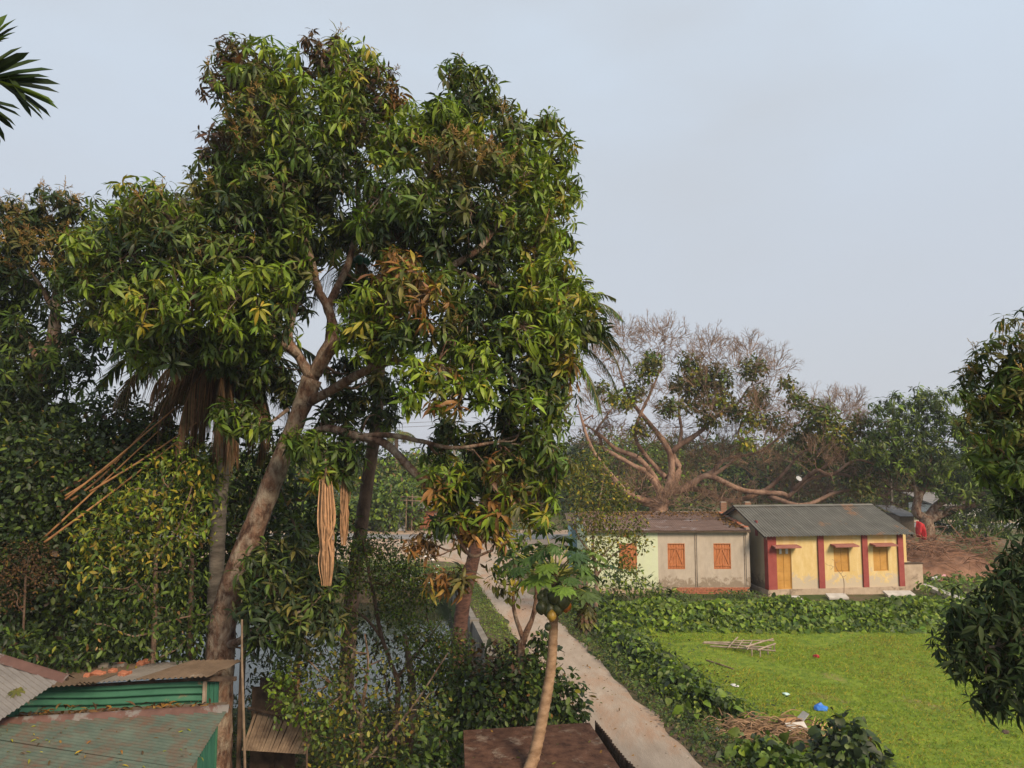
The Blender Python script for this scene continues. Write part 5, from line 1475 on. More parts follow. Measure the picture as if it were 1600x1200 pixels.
m = MB(); sk.path(m, [gnd(1028, 800, DB)] + bp((1028, 805), (1031, 792), (1036, 778)), [.9, .62, .55, .5], 12, 6, .06); m.build('trunk', M['bark_red'], tr_, True)
blimbs = [([(1034, 785), (1046, 745), (1040, 700), (1015, 660), (995, 640), (975, 610), (965, 575)], [.5, .45, .38, .3, .24, .18, .1]), ([(1036, 782), (1050, 740), (1060, 700), (1085, 680), (1120, 655), (1150, 630), (1170, 600)], [.5, .42, .36, .3, .22, .16, .08]), ([(1030, 786), (1028, 752), (1000, 715), (960, 700), (930, 680), (905, 665)], [.45, .38, .32, .26, .18, .1]), ([(1035, 770), (1015, 740), (990, 730), (950, 700), (935, 690), (930, 670), (950, 640)], [.45, .36, .3, .24, .2, .16, .1]),
          ([(1035, 772), (1070, 760), (1110, 748), (1160, 765), (1200, 775), (1230, 770), (1262, 745), (1300, 745), (1350, 760), (1420, 770)], [.45, .38, .34, .32, .3, .28, .24, .18, .12, .06]), ([(1040, 765), (1090, 765, 1), (1150, 778, 1), (1200, 760, 1), (1230, 735, 1), (1260, 715, 1), (1300, 700, 1)], [.4, .34, .3, .26, .2, .14, .08]), ([(1070, 760), (1110, 735, 1.5), (1140, 715, 2), (1190, 700, 2), (1240, 670, 2), (1290, 640, 2)], [.32, .26, .22, .18, .12, .07]),
          ([(1110, 745), (1150, 725, 2), (1155, 700, 2), (1150, 670, 2), (1172, 640, 2), (1175, 590, 2)], [.25, .2, .16, .12, .09, .05]), ([(1262, 745), (1275, 715), (1280, 690), (1290, 660)], [.18, .14, .1, .06]), ([(1040, 745), (1030, 720), (1000, 690), (990, 660), (1010, 620), (1030, 580), (1040, 550)], [.35, .28, .24, .2, .15, .1, .05]), ([(1060, 700), (1070, 670), (1065, 640), (1080, 600), (1100, 570)], [.25, .2, .16, .1, .06]), ([(1240, 765), (1270, 735, -2), (1300, 748, -2), (1340, 722, -2), (1390, 735, -2)], [.26, .22, .18, .14, .08]), ([(1200, 775), (1250, 785, -1), (1300, 770, -1), (1360, 775, -1), (1410, 790, -1)], [.28, .24, .2, .14, .06]), ([(1262, 745), (1290, 720, -1), (1330, 700, -1), (1370, 690, -1)], [.2, .16, .12, .06]), ([(1030, 788), (985, 765, -2), (945, 735, -2), (925, 700, -2), (900, 640, -2)], [.45, .36, .28, .2, .1]), ([(1030, 790), (1000, 780, -1), (970, 765, -1), (955, 750, -1)], [.4, .3, .2, .1])]
for pts, rad in blimbs:
    wp = [np.asarray(q_) + (rng.standard_normal(3) * [.22, .3, .2] if 0 < k_ else 0) for k_, q_ in enumerate(bp(*pts))]
    m = MB(); sk.path(m, wp, [a_ * .56 for a_ in rad], 8, 5, .07); m.build('limb', M['bark_red'], tr_, True)
cl = [(985, 545, 34), (1020, 535, 30), (960, 590, 34), (1000, 590, 38), (1040, 570, 36), (1080, 560, 36), (1115, 565, 34), (1150, 575, 34), (1180, 580, 34), (1200, 605, 32), (1150, 615, 36), (1100, 605, 38), (1060, 610, 36), (1010, 630, 34), (960, 640, 30), (1190, 640, 34), (1230, 640, 28), (1260, 650, 28), (1300, 655, 34), (1250, 680, 34), (1200, 680, 36), (1150, 660, 34), (1110, 650, 34), (1300, 690, 36), (1340, 670, 30), (1340, 710, 34), (1370, 740, 30), (1310, 735, 34), (1270, 715, 30), (1230, 720, 32), (1180, 720, 30), (1400, 760, 28), (1360, 770, 30), (1300, 770, 26), (1390, 790, 22), (930, 640, 26), (1130, 720, 26), (1090, 710, 26), (1050, 660, 26), (1240, 760, 24), (1200, 745, 24), (1330, 640, 22), (1140, 690, 30), (1070, 740, 24), (1000, 760, 24), (1080, 780, 24), (960, 740, 26), (990, 780, 20), (1040, 785, 20), (1120, 785, 22), (1160, 790, 20), (1220, 785, 22), (1280, 785, 22), (1060, 720, 26), (1020, 690, 26), (960, 680, 26), (920, 690, 22), (975, 525, 22), (1040, 525, 22), (940, 560, 26), (1110, 540, 22), (1170, 550, 22), (1210, 575, 24), (1420, 745, 24), (1380, 700, 26), (1310, 640, 22)]
ct = clump_centres([(x, y, r, random.uniform(-2.5, 3)) for (x, y, r) in cl], DB)
m = MB()
for i_ in sorted(range(len(ct)), key=lambda i_: np.min(np.linalg.norm(np.array(sk.P) - ct[i_][0], axis=1))):
    sk.grow(m, ct[i_][0], 5, .03, .22)
for (c, r, _) in ct:      # secondary branches
    for _ in range(11):
        sk.grow(m, c + sphere_dirs(1)[0] * r * random.uniform(.5, 1.1), 4, .034, .30)
tag(m.build('branches', M['bark_red'], tr_, True), kind='stuff')
tm = MB()
for (c, r, _) in ct:
    n = 34
    u = sphere_dirs(n, -.6)
    P = c + u * (r * rng.uniform(.15, 1.0, n))[:, None]
    for v_ in range(8):
        k_ = slice(v_, n, 8)
        bake_tpl(tm, TWIGS[v_], frames(u[k_] * .7 + np.array([0, 0, .5]), rng.uniform(0, 6, len(P[k_]))), P[k_], rng.uniform(.7, 1.25, len(P[k_])), np.ones((len(P[k_]), 1)) * rng.uniform(.8, 1.2, (len(P[k_]), 1)) * np.ones((1, 3)))
tag(tm.build('twigs', M['dry'], tr_, True, True), kind='stuff')
gcl = [(1012, 575, 20), (995, 610, 18), (1075, 565, 16), (1090, 590, 28), (1120, 590, 24), (1060, 600, 16), (1120, 625, 22), (1175, 575, 20), (1185, 620, 20), (1175, 655, 20), (1245, 625, 16), (1280, 650, 26), (1300, 680, 26), (1255, 680, 20), (1020, 560, 14), (960, 620, 16), (1330, 735, 18), (1340, 665, 20), (1275, 720, 18), (1110, 655, 20), (940, 605, 12), (980, 630, 14), (1375, 720, 16), (1045, 635, 18), (1085, 625, 22), (1145, 640, 18), (1210, 660, 18), (1000, 670, 16), (1230, 600, 12), (1320, 700, 20), (1165, 690, 14), (1350, 760, 18)]
lm = MB()
leaf_cloud(lm, clump_centres([(x, y, r, random.uniform(-3, .5), ['olive', 'olive', 'mid'] if q % 3 else ['olive', 'bright', 'yellow']) for q, (x, y, r) in enumerate(gcl)], DB), 520, leaf_tpl(1, .5, .2, .3), (.18, .36), ['mid', 'olive'], .9, .1)
tag(lm.build('foliage', M['leaf_matt'], tr_, True, True), kind='stuff')

# ---- satellite dish / round lamp caught among the limbs
p_ = at(1248, 748, 47)
dsh = thing('satellite_dish', p_ - [0, 0, .9], 'small white satellite dish on a pole before the bare tree limbs', 'dish')
m = MB(); prof = [(r, .28 * r * r / .3) for r in np.linspace(0.001, .19, 6)]
V = []; ax = norm(np.array([.25, -.75, .6])); ex = norm(np.cross(ax, [0, 0, 1.0])); ey = np.cross(ax, ex)
for (r, h) in prof:
    for q in range(16):
        V.append(p_ + ex * r * math.cos(q * .3927) + ey * r * math.sin(q * .3927) + ax * h)
i, j = np.meshgrid(np.arange(16), np.arange(5)); a_ = (j * 16 + i).ravel(); b_ = (j * 16 + (i + 1) % 16).ravel()
m.add(V, [np.stack([a_, b_, b_ + 16, a_ + 16], 1)]); m.build('dish', M['steel'], dsh, True)
m = MB(); m.tube([p_ - [0, -.1, 0], np.array([p_[0], p_[1] + .1, 0])], .022, 8); m.build('pole', M['wood_dark'], dsh)
m = MB(); m.tube([p_ + ey * -.3, p_ + ax * .35], .012, 5); m.build('arm', M['steel'], dsh)

# ================================================================== mango with forked trunk right of the yellow house
DM = 47.0
o = thing('mango_tree', gnd(1450, 860, DM), 'round mango tree with low forked trunk right of the yellow house', 'tree')
cl = [(1385, 650, 30), (1420, 640, 32), (1450, 625, 24), (1440, 660, 40), (1395, 690, 38), (1440, 710, 44), (1490, 640, 36), (1490, 690, 44), (1520, 730, 40), (1380, 720, 28), (1540, 680, 40), (1480, 740, 36), (1540, 760, 40), (1500, 770, 30), (1410, 735, 26), (1560, 800, 34), (1510, 825, 22), (1540, 830, 24), (1480, 812, 20), (1370, 680, 24), (1570, 640, 40), (1350, 700, 20), (1570, 740, 40)]
MG = ['mid', 'dark', 'mid', 'bright']
ct = clump_centres([(x, y, r, random.uniform(-1.5, 1.5), MG) for (x, y, r) in cl], DM)
mp_ = lambda *l: [at(x, y, DM) for (x, y) in l]
woody(o, [([gnd(1452, 870, DM)] + mp_((1450, 850), (1448, 825), (1445, 805)), [.62, .5, .42, .40]), (mp_((1446, 810), (1432, 800), (1436, 775), (1450, 745), (1452, 715), (1445, 690)), [.3, .28, .24, .2, .16, .1]), (mp_((1446, 812), (1470, 785), (1500, 775), (1540, 772)), [.28, .24, .2, .14]), (mp_((1446, 814), (1480, 800), (1520, 790), (1550, 775)), [.3, .26, .2, .12]), (mp_((1452, 715), (1440, 700), (1428, 690)), [.12, .1, .06]), (mp_((1434, 790), (1430, 760), (1420, 730)), [.18, .14, .1])], 'bark', ct, .03)
m = MB(); add_tufts(m, ct, 24, 1.35); tag(m.build('crown', M['leaf'], o, True, True), kind='stuff')
# red tarpaulin, white tin hut and white house glimpsed behind it
m = MB(); V = []
pA, pB = at(1432, 818, 43.5), at(1446, 842, 43.5)
for jz in np.linspace(0, 1, 8):
    for ix in np.linspace(0, 1, 8):
        V.append((pA[0] + (pB[0] - pA[0]) * ix, 43.5 + .15 * math.sin(ix * 9 + jz * 3), pA[2] + (pB[2] - pA[2]) * jz + .06 * math.sin(ix * 6) + .1 * (1 - ix)))
i, j = np.meshgrid(np.arange(7), np.arange(7)); q = (j * 8 + i).ravel(); m.add(V, [np.stack([q, q + 1, q + 9, q + 8], 1)])
rt = m.build('red_tarpaulin', M['red'], None, True); rt.modifiers.new('thickness', 'SOLIDIFY').thickness = .02; tag(rt, 'red cloth tarpaulin hanging behind the corner of the yellow house', 'tarpaulin')
h_ = thing('tin_hut', at(1418, 830, 52) * [1, 1, 0], 'small hut with white tin roof behind the yellow house', 'hut')
a, b = at(1406, 806, 52), at(1428, 806, 52)
m = MB(); m.box(a[0], b[0], 52, 55, 0, a[2]); m.build('wall', M['mortar'], h_)
m = MB(); corr(m, a + [-.2, -.4, .0], (0, 1, .15), (1, 0, 0), 3.6, b[0] - a[0] + .4, .1, .015); m.build('roof', M['tin_pale'], h_)
def far_house(label, px0, px1, py0, py1, D, mat, roofm, wn=2, z0=None):
    a, b = at(px0, py1, D), at(px1, py0, D)
    gz = float(hz(a[0], D))
    o = thing('far_house', (a[0], D, gz), label, 'house')
    m = MB(); m.box(a[0], b[0], D, D + 5, gz - .2, b[2]); m.build('wall', M[mat], o)
    m = MB()
    zr = b[2]
    m.hexa([np.array(v) for v in ((a[0] - .4, D - .5, zr), (b[0] + .4, D - .5, zr), (b[0] + .4, D + 5.5, zr + .9), (a[0] - .4, D + 5.5, zr + .9), (a[0] - .4, D - .5, zr + .12), (b[0] + .4, D - .5, zr + .12), (b[0] + .4, D + 5.5, zr + 1.02), (a[0] - .4, D + 5.5, zr + 1.02))]); m.build('roof', M[roofm], o)
    for q in range(wn):
        x = a[0] + (b[0] - a[0]) * (q + .5) / wn
        m = MB(); m.box(x - .4, x + .4, D - .05, D - .003, gz + 1.0, gz + 2.1); f_ = m.build('window', M['wood_dark'], o)
        m = MB(); m.box(x - .5, x + .5, D - .12, D - .052, gz + .9, gz + .99); m.build('sill', M['concrete'], f_)
    return o
far_house('white walled house beyond the forked mango trunk', 1465, 1545, 790, 830, 72, 'white', 'tin_pale', 3)
far_house('grey block house beyond the asphalt road', 712, 760, 792, 826, 70, 'concrete', 'tin_pale', 2)
far_house('sky blue house glimpsed beside the palm trunk', 512, 532, 760, 800, 78, 'cyan', 'tin_brown', 1)
# brick columns of an unfinished building behind the houses
for q, px in enumerate((1131, 1169)):
    p_ = at(px, 795, 44.5)
    m = MB(); m.box(p_[0] - .16, p_[0] + .16, 44.5, 44.8, 0, at(px, 784, 44.5)[2])
    o = m.build('brick_column', M['mortar']); tag(o, ['bare brick column behind the grey roof end', 'bare brick column above the ridge of the yellow house'][q], 'column')
    nb = 9
    zt = at(px, 784, 44.5)[2]
    for k in range(nb):
        m = MB(); zz = zt - 1.3 + k * .14
        m.box(p_[0] - .175, p_[0] + .175, 44.485, 44.7, zz, zz + .12); m.build('brick', M['earth'], o)
# earth bank and heap of dry branches right of the house
m = MB(); V = []; nn_ = 22
for jy in np.linspace(0, 1, nn_):
    for ix in np.linspace(0, 1, nn_):
        x = 20.8 + 7.5 * ix; y = 40.5 + 6 * jy
        V.append((x, y, float(hz(x, y)) - .06 + (1.5 * math.sin(math.pi * min(1, ix * 1.02)) ** .8 * math.sin(math.pi * jy) ** .9 if 0 < ix < 1 else 0) + .08 * rng.standard_normal()))
i, j = np.meshgrid(np.arange(nn_ - 1), np.arange(nn_ - 1)); q = (j * nn_ + i).ravel(); m.add(V, [np.stack([q, q + 1, q + nn_ + 1, q + nn_], 1)])
tag(m.build('earth_bank', M['earth'], None, True), 'reddish earth bank right of the yellow house', kind='structure')
m = MB()
for _ in range(420):
    a = np.array([random.uniform(21.4, 27.5), random.uniform(41, 44), random.uniform(.8, 2.1)])
    d_ = norm(np.array([random.gauss(0, 1), random.gauss(0, .5), random.gauss(-.15, .35)])) * random.uniform(.5, 1.6)
    m.tube([a, a + d_ * .5 + [0, 0, .05], a + d_], [.022, .018, .008], 3, False, 0, np.array([.26, .15, .10]) * random.uniform(.6, 1.3))
tag(m.build('brushwood_heap', M['dry'], None, False, True), 'heap of dry reddish brushwood on the earth bank', 'brushwood', kind='stuff')

# ================================================================== distant trees, each its own
def far_tree(label, px, ptop, D, w, pal, kind='round', seed=0):
    b0 = gnd(px, 800, D)
    o = thing('distant_tree', b0, label, 'tree', 'trees along the skyline')
    top = at(px, ptop, D)
    H_ = top[2] - b0[2]; W_ = w / F * D
    ct = []
    for _ in range(13):
        t_ = random.uniform(.25, .92)
        rr = W_ * .36 * random.uniform(.6, 1.05)
        wid = math.sin(math.pi * min(1, t_ * .95 + .08)) ** .5
        ct.append((b0 + np.array([random.uniform(-.5, .5) * W_ * wid, random.uniform(-.4, .4) * W_ * wid, H_ * t_ - rr * .15]), rr, pal))
    ct.append((b0 + np.array([0, 0, H_ * .86]), W_ * .28, pal))
    woody(o, [([b0, b0 + [random.uniform(-.3, .3), 0, H_ * .3], b0 + [random.uniform(-.5, .5), 0, H_ * .7]], [.035 * H_, .025 * H_, .01 * H_])], 'bark_dark', ct, .02, 6)
    m = MB(); leaf_cloud(m, ct, 90, leaf_tpl(1, .5, .2, .3), (.3, .6), pal, .85, .35); tag(m.build('crown', M['leaf_matt'], o, True, True), kind='stuff')
FT = [(60, 640, 60, 150, 'dark broad tree beyond the flowering mango'), (150, 700, 75, 150, 'grey-green tree behind the bamboo pole tips'), (250, 690, 80, 150, 'bushy tree hidden behind the skirted palm'), (330, 710, 78, 140, 'dark tree behind the ringed palm trunk'), (430, 700, 76, 140, 'olive tree showing left of the mango fork'), (500, 715, 80, 130, 'rounded tree just left of the rough palm trunk'), (560, 700, 84, 130, 'broad tree behind the rough palm trunk'), (640, 722, 74, 120, 'bright leafy tree behind the bamboo frame shack'), (610, 740, 72, 90, 'low dense tree beside the bamboo frame shack'), (690, 725, 86, 120, 'pale tree above the brick shack roof'), (760, 705, 90, 140, 'hazy tree behind the block house'), (840, 700, 85, 140, 'tree behind the red-brown palm'), (910, 700, 88, 130, 'tree left of the rain tree limbs'), (985, 690, 90, 140, 'tree seen through the rain tree left limbs'), (1060, 700, 95, 140, 'tree seen through the rain tree middle'), (1130, 705, 95, 140, 'tree above the ridge start of the yellow house'), (1200, 710, 92, 140, 'tree above the yellow house roof middle'), (1270, 700, 90, 150, 'tree behind the satellite dish'), (1340, 705, 88, 140, 'tree between rain tree and forked mango'), (1410, 720, 85, 130, 'tree directly behind the forked mango'), (1490, 740, 90, 130, 'tree behind the white walled house'), (1570, 700, 85, 150, 'tree behind the hanging mango branches'), (1640, 690, 85, 150, 'outer tree behind the hanging mango branches')]
for q, (px, pt, D, w, lab) in enumerate(FT):
    far_tree(lab, px, pt, D, w, [['mid', 'dark'], ['mid', 'olive', 'bright'], ['dark', 'mid', 'olive']][q % 3])
shrub('roadside_bush', 'dense green bush beside the bamboo frame shack', 'shrub', [(590, 790, 30, 0), (620, 770, 30, .5), (570, 800, 24, 0), (610, 805, 26, 0), (645, 800, 20, .5), (520, 810, 30, 0), (490, 815, 26, 0), (545, 800, 24, .5)], 67.0, [[(590, 830, .1), (590, 800, .06)]], leaf_tpl(1, .5, .2, .3), (.25, .5), ['mid', 'bright', 'mid'], 160)
# a far slender palm above the trees
o = thing('distant_palm', gnd(618, 760, 80), 'slender far palm rising over the shack', 'palm')
top = at(620, 678, 80)
m = MB(); m.tube(catmull([gnd(616, 760, 80), at(618, 730, 80), top], 5), [.3, .22, .2], 8); m.build('trunk', M['bark_tan'], o, True)
for q in range(12):
    frond(top, q * .52 + .2, R(random.uniform(0, 55)), 2.8, R(random.uniform(70, 110)), 26, .8, False, ('mid', 'olive')).build('frond', M['leaf_matt'], o, False, True)

# ================================================================== bamboo-frame shack beyond the asphalt road
sx = thing('brick_shack', at(660, 822, 68) * [1, 1, 0], 'low brick shack with bamboo frame awning beyond the asphalt road', 'shack')
a, b = at(638, 800, 68), at(684, 795, 68)
zf = float(hz(a[0], 68))
m = MB(); m.box(a[0], b[0], 68.0, 71, zf, zf + 1.9); m.build('wall', M['mortar'], sx)
rowh = .16
for row in range(11):
    xq = a[0] - .02 + (row % 2) * .3
    while xq < b[0] - .3:
        m = MB(); m.box(xq, xq + .57, 67.95, 67.999, zf + .06 + row * rowh, zf + .06 + row * rowh + .135); m.build('brick', M['brick'], sx); xq += .6
m = MB(); corr(m, (a[0] - .3, 67.4, zf + 1.95), (0, 1, .12), (1, 0, 0), 4, b[0] - a[0] + .8, .12, .02); m.build('roof', M['tin_pale'], sx)
for (px, top_) in ((609, 757), (634, 778), (643, 772)):
    p_ = at(px, 820, 66.5); m = MB(); m.tube([np.array([p_[0], 66.5, zf]), np.array([p_[0] + .05, 66.5, at(px, top_, 66.5)[2]])], .07, 6); m.build('post', M['bamboo_grey'], sx)
for (x0, x1, y0, y1) in ((603, 680, 775, 778), (608, 660, 781, 783), (580, 618, 789, 786)):
    m = MB(); m.tube([at(x0, y0, 66.45), at(x1, y1, 66.45)], .06, 6); m.build('beam', M['bamboo_grey'], sx)
m = MB(); p_ = at(628, 790, 66.9); m.box(p_[0] - .35, p_[0] + .35, 66.9, 67.0, zf, zf + 1.9); m.build('tin_panel', M['steel'], sx)
# utility poles and wires
pz = []
for (px, lab) in ((708, 'grey concrete utility pole beside the asphalt road'), (1395, 'grey utility pole behind the yellow house')):
    p_ = at(px, 835, 58.0)
    o = thing('utility_pole', (p_[0], 58, 0), lab, 'pole', 'utility poles')
    m = MB(); m.tube([np.array([p_[0], 58, -.1]), np.array([p_[0] + .05, 58, 9.6])], [.13, .09], 8); m.build('shaft', M['concrete'], o, True)
    for z in (9.3, 8.9):
        m = MB(); m.box(p_[0] - .6, p_[0] + .6, 57.93, 58.0, z, z + .07); m.build('crossarm', M['wood_dark'], o)
    pz.append(p_[0])
xl = -45
for q, (z, dx) in enumerate(((9.42, 0), (9.1, .1), (8.0, .1))):
    m = MB(); segs = [(xl, pz[0]), (pz[0], pz[1]), (pz[1], pz[1] + 30)]
    pts = []
    for (a, b) in segs:
        for s in np.linspace(0, 1, 10)[:-1]:
            pts.append((a + (b - a) * s, 57.9 - dx, z - .5 * 4 * s * (1 - s)))
    m.tube(pts, .014, 4, False)
    tag(m.build('power_line', M['wood_dark']), ['top overhead wire running above the far trees', 'middle overhead wire running above the far trees', 'lowest overhead wire running among the far trees'][q], 'wire', 'overhead wires')

# ================================================================== PAPAYA on the slab corner
DPp = 13.6
pb = at(826, 1215, 13.0)
o = thing('papaya_tree', (pb[0], 12.9, 0), 'slender papaya tree with ripening fruit beside the stained slab', 'tree')
pts = [np.array([pb[0] - .08, 12.6, 0]), at(822, 1230, 12.7), at(835, 1180, 13.0), at(848, 1120, 13.2), at(860, 1050, 13.4), at(864, 1000, 13.5), at(866, 950, 13.6), at(868, 900, 13.6), at(868, 885, 13.6)]
c = catmull(pts, 16)
rr = np.interp(np.linspace(0, 1, len(c)), [0, .2, .6, 1], [.12, .105, .085, .06]) * (1 + .05 * np.sin(np.arange(len(c)) * 2.1))
m = MB(); m.tube(c, rr, 12, True, .03); m.build('trunk', M['papaya_bark'], o, True)
def papaya_leaf(root, p0, az, el, Lp, size, cols, droop=.0):
    """long stalk with a deeply lobed hand-shaped blade"""
    d = np.array([math.sin(az) * math.cos(el), math.cos(az) * math.cos(el), math.sin(el)])
    tip = p0 + d * Lp + np.array([0, 0, -droop * Lp])
    ms = MB(); ms.tube(catmull([p0, p0 + d * Lp * .55 + [0, 0, -.1 * droop], tip], 4), [.018, .013, .009], 5, False, 0, (.30, .32, .07))
    h = norm(np.array([d[0], d[1], -.25 - droop])); up = norm(np.array([d[0] * .35, d[1] * .35, 1.0])); s_ = norm(np.cross(up, h)); 
    lobe = leaf_tpl(1, .3, .35, .25, ((0, 0), (.3, .55), (.55, 1.0), (.75, .7), (1, 0)))
    side = leaf_tpl(1, .34, .2, .2)
    for a in (-2.3, -1.55, -.85, -.28, .28, .85, 1.55, 2.3):
        dd = h * math.cos(a) + s_ * math.sin(a)
        L_ = size * (1.0 - .13 * abs(a)) * random.uniform(.85, 1.1)
        fr = frames_x(dd[None], up[None], .15)
        bake(ms, lobe, fr, tip[None], np.array([L_]), cols[None] * random.uniform(.85, 1.15))
        for sd in (-1, 1):
            d2 = norm(dd + sd * .75 * np.cross(up, dd))
            bake(ms, side, frames_x(d2[None], up[None], .15), (tip + dd * L_ * .42 + [0, 0, -.03])[None], np.array([L_ * .42]), cols[None] * random.uniform(.85, 1.15))
    return ms.build('leaf', M['leaf'], root, True, True)
top = at(868, 893, 13.6)
for q in range(38):
    az = q * 2.4 + .3
    el = R([48, 34, 22, 12, 4][q % 5] + random.uniform(-6, 6))
    papaya_leaf(o, top + [0, 0, random.uniform(-.25, .05)], az, el, random.uniform(.55, 1.05), random.uniform(.27, .43), pick(['mid', 'bright', 'mid'], 1)[0] * [.72, .82, 1.4], .05 * (q % 4))
for q in range(8):   # withered hanging leaves
    papaya_leaf(o, at(880 + q * 5, 905 + q * 3, 13.5), .9 + q * .35, R(-10 - 5 * q), .3, .30, pick(['bronze', 'olive'], 1)[0], .6)
fr_spec = [(853, 932, .12, 'd'), (868, 926, .11, 'd'), (858, 948, .10, 'd'), (880, 935, .10, 'd'), (846, 945, .085, 'd'), (872, 947, .08, 'd'), (884, 942, .085, 'o'), (862, 958, .07, 'y'), (874, 918, .09, 'd'), (856, 975, .05, 'd'), (888, 928, .08, 'd'), (846, 928, .07, 'd')]
for (px, py, r, k) in fr_spec:
    p_ = at(px, py + 4, 13.3 + (random.uniform(-.1, .12))); r *= 1.25
    col_ = {'d': np.array([.045, .055, .02]), 'o': np.array([.42, .14, .02]), 'y': np.array([.30, .19, .03])}[k] * random.uniform(.8, 1.2)
    z = np.linspace(-1, 1, 8)
    ms = MB(); ms.tube(p_ + np.stack([0 * z, 0 * z, z * r * 1.25], 1), r * np.array([.1, .62, .9, 1, .95, .8, .5, .08]), 10, True, .02, col_)
    ms.build('fruit', M['fruit'], o, True, True)
    if k == 'd':
        pass

# ================================================================== MIDDLE SHRUBS between pond, slab and sheds
shrub('hedge_bush', 'dense dark leafy bush behind the stained slab', 'shrub',
      [(760, 1040, 34, .6, ['bronze', 'dark']), (800, 1030, 30, .6, ['bronze', 'dark']), (740, 1080, 40, 0), (790, 1070, 42, .2), (840, 1060, 40, .2), (880, 1080, 34, 0), (830, 1095, 40, -.1), (770, 1105, 40, -.2), (890, 1105, 24, 0), (725, 1110, 36, 0), (850, 1020, 22, .4), (845, 995, 14, .4), (905, 1118, 14, 0), (700, 1060, 30, .5), (715, 1140, 26, 0)], 15.9,
      [[(800, 1180, .05), (800, 1110, .04), (800, 1050, .025)]], oval, (.09, .16), ['dark', 'mid', 'dark', 'mid'], 800)
shrub('guava_tree', 'small forked tree with bare reddish trunk rising from the hedge bush', 'tree',
      [(800, 905, 26, 0, ['olive', 'yellow', 'mid']), (785, 880, 24, 0, ['olive', 'mid']), (800, 850, 22, .2, ['mid', 'olive']), (840, 880, 24, .3, ['mid', 'olive']), (775, 910, 16, 0, ['olive', 'yellow']), (820, 840, 18, .3), (850, 920, 14, .2), (800, 930, 14, 0, ['yellow', 'olive'])], 16.3,
      [[(812, 1120, .09), (813, 1030, .085), (818, 1000, .08), (832, 965, .05), (838, 930, .04), (836, 900, .03)], [(818, 1000, .055), (806, 965, .045), (802, 940, .035), (804, 905, .025)], [(832, 965, .03), (845, 945, .02), (850, 925, .014)]], lance, (.13, .22), ['mid', 'olive', 'bright'], 330, 'bark')
feather = leaf_tpl(1, .5, .1, .2)
shrub('feathery_tree', 'feathery small-leaved tree with thin dark stems over the pond', 'tree',
      [(560, 870, 30, 0), (600, 860, 34, .4), (640, 890, 34, 0), (600, 910, 30, 0), (660, 930, 30, 0), (545, 910, 26, 0), (620, 950, 28, -.2), (570, 850, 20, .4), (690, 1000, 30, -.4), (650, 990, 30, -.4), (700, 1040, 30, -.4), (660, 1050, 26, -.4), (720, 1010, 22, -.3), (540, 960, 20, 0)], 16.8,
      [[(612, 1180, .07), (622, 1080, .06), (612, 1040, .05), (595, 990, .045), (584, 930, .04), (574, 880, .03), (566, 840, .02)], [(595, 995, .035), (570, 965, .03), (540, 950, .02), (510, 940, .014)], [(620, 1060, .04), (660, 1010, .025), (690, 970, .015)]], feather, (.04, .085), ['mid', 'bright', 'mid', 'olive', 'dark'], 2300, inner=.15)
shrub('flowering_shrub', 'loose shrub with yellow leaves and white flowers before the pond', 'shrub',
      [(440, 1060, 26, 0, ['mid', 'bright']), (480, 1050, 30, 0), (520, 1060, 34, 0), (500, 1100, 34, -.2), (450, 1105, 30, -.2, ['mid', 'bright']), (550, 1100, 32, -.2), (560, 1040, 26, .2), (590, 1080, 26, 0), (540, 1010, 24, .2), (600, 1030, 22, .2), (640, 1090, 28, 0), (640, 1130, 32, 0), (590, 1140, 34, 0), (540, 1150, 36, -.2), (560, 1190, 36, -.2), (620, 1185, 36, 0), (670, 1120, 26, 0), (500, 1150, 30, 0), (480, 1020, 20, .2), (510, 985, 16, .3, ['yellow', 'mid']), (680, 1080, 22, 0), (520, 1195, 30, 0)], 15.2,
      [[(560, 1215, .05), (565, 1120, .04), (575, 1040, .025), (570, 990, .014)], [(565, 1120, .03), (520, 1070, .02), (480, 1030, .012)], [(560, 1200, .035), (640, 1110, .022), (700, 1020, .012)]], oval, (.05, .11), ['mid', 'olive', 'dark', 'mid', 'yellow'], 520, 'bark', inner=.1)
shrub('stem_thicket', 'thicket of bare brown stems standing at the pond edge', 'shrub', [(610, 1060, 26, .2, ['olive', 'bronze']), (650, 1060, 24, .3, ['olive', 'bronze']), (580, 1010, 20, .3, ['olive', 'rust'])], 17.2,
      [[(640, 1170, .11), (645, 1100, .09), (640, 1040, .07), (632, 990, .05)], [(640, 1150, .05), (660, 1090, .04), (672, 1040, .02)], [(640, 1160, .05), (610, 1100, .035), (600, 1050, .02)], [(640, 1165, .05), (590, 1140, .03), (540, 1050, .016)], [(640, 1165, .04), (700, 1130, .03), (740, 1060, .016)]], lance, (.08, .14), ['olive', 'bronze'], 180, 'bark')
shrub('corner_bush', 'blue-green leafy bush at the foot of the slab wall', 'shrub', [(690, 1150, 30, 0), (670, 1185, 34, 0), (710, 1185, 26, 0), (650, 1205, 30, 0)], 14.4, [[(690, 1250, .03), (690, 1190, .02)]], lance, (.12, .2), ['mid', 'mid', 'dark'], 420)
shrub('climber', 'leafy climber hanging over the leaning slat panel', 'vine', [(440, 1075, 20, 0), (460, 1095, 24, 0), (490, 1110, 24, 0), (450, 1050, 18, 0), (500, 1140, 22, 0)], 14.9, [[(480, 1210, .02), (478, 1130, .016), (460, 1060, .01)]], oval, (.06, .11), ['bright', 'mid', 'mid'], 520)
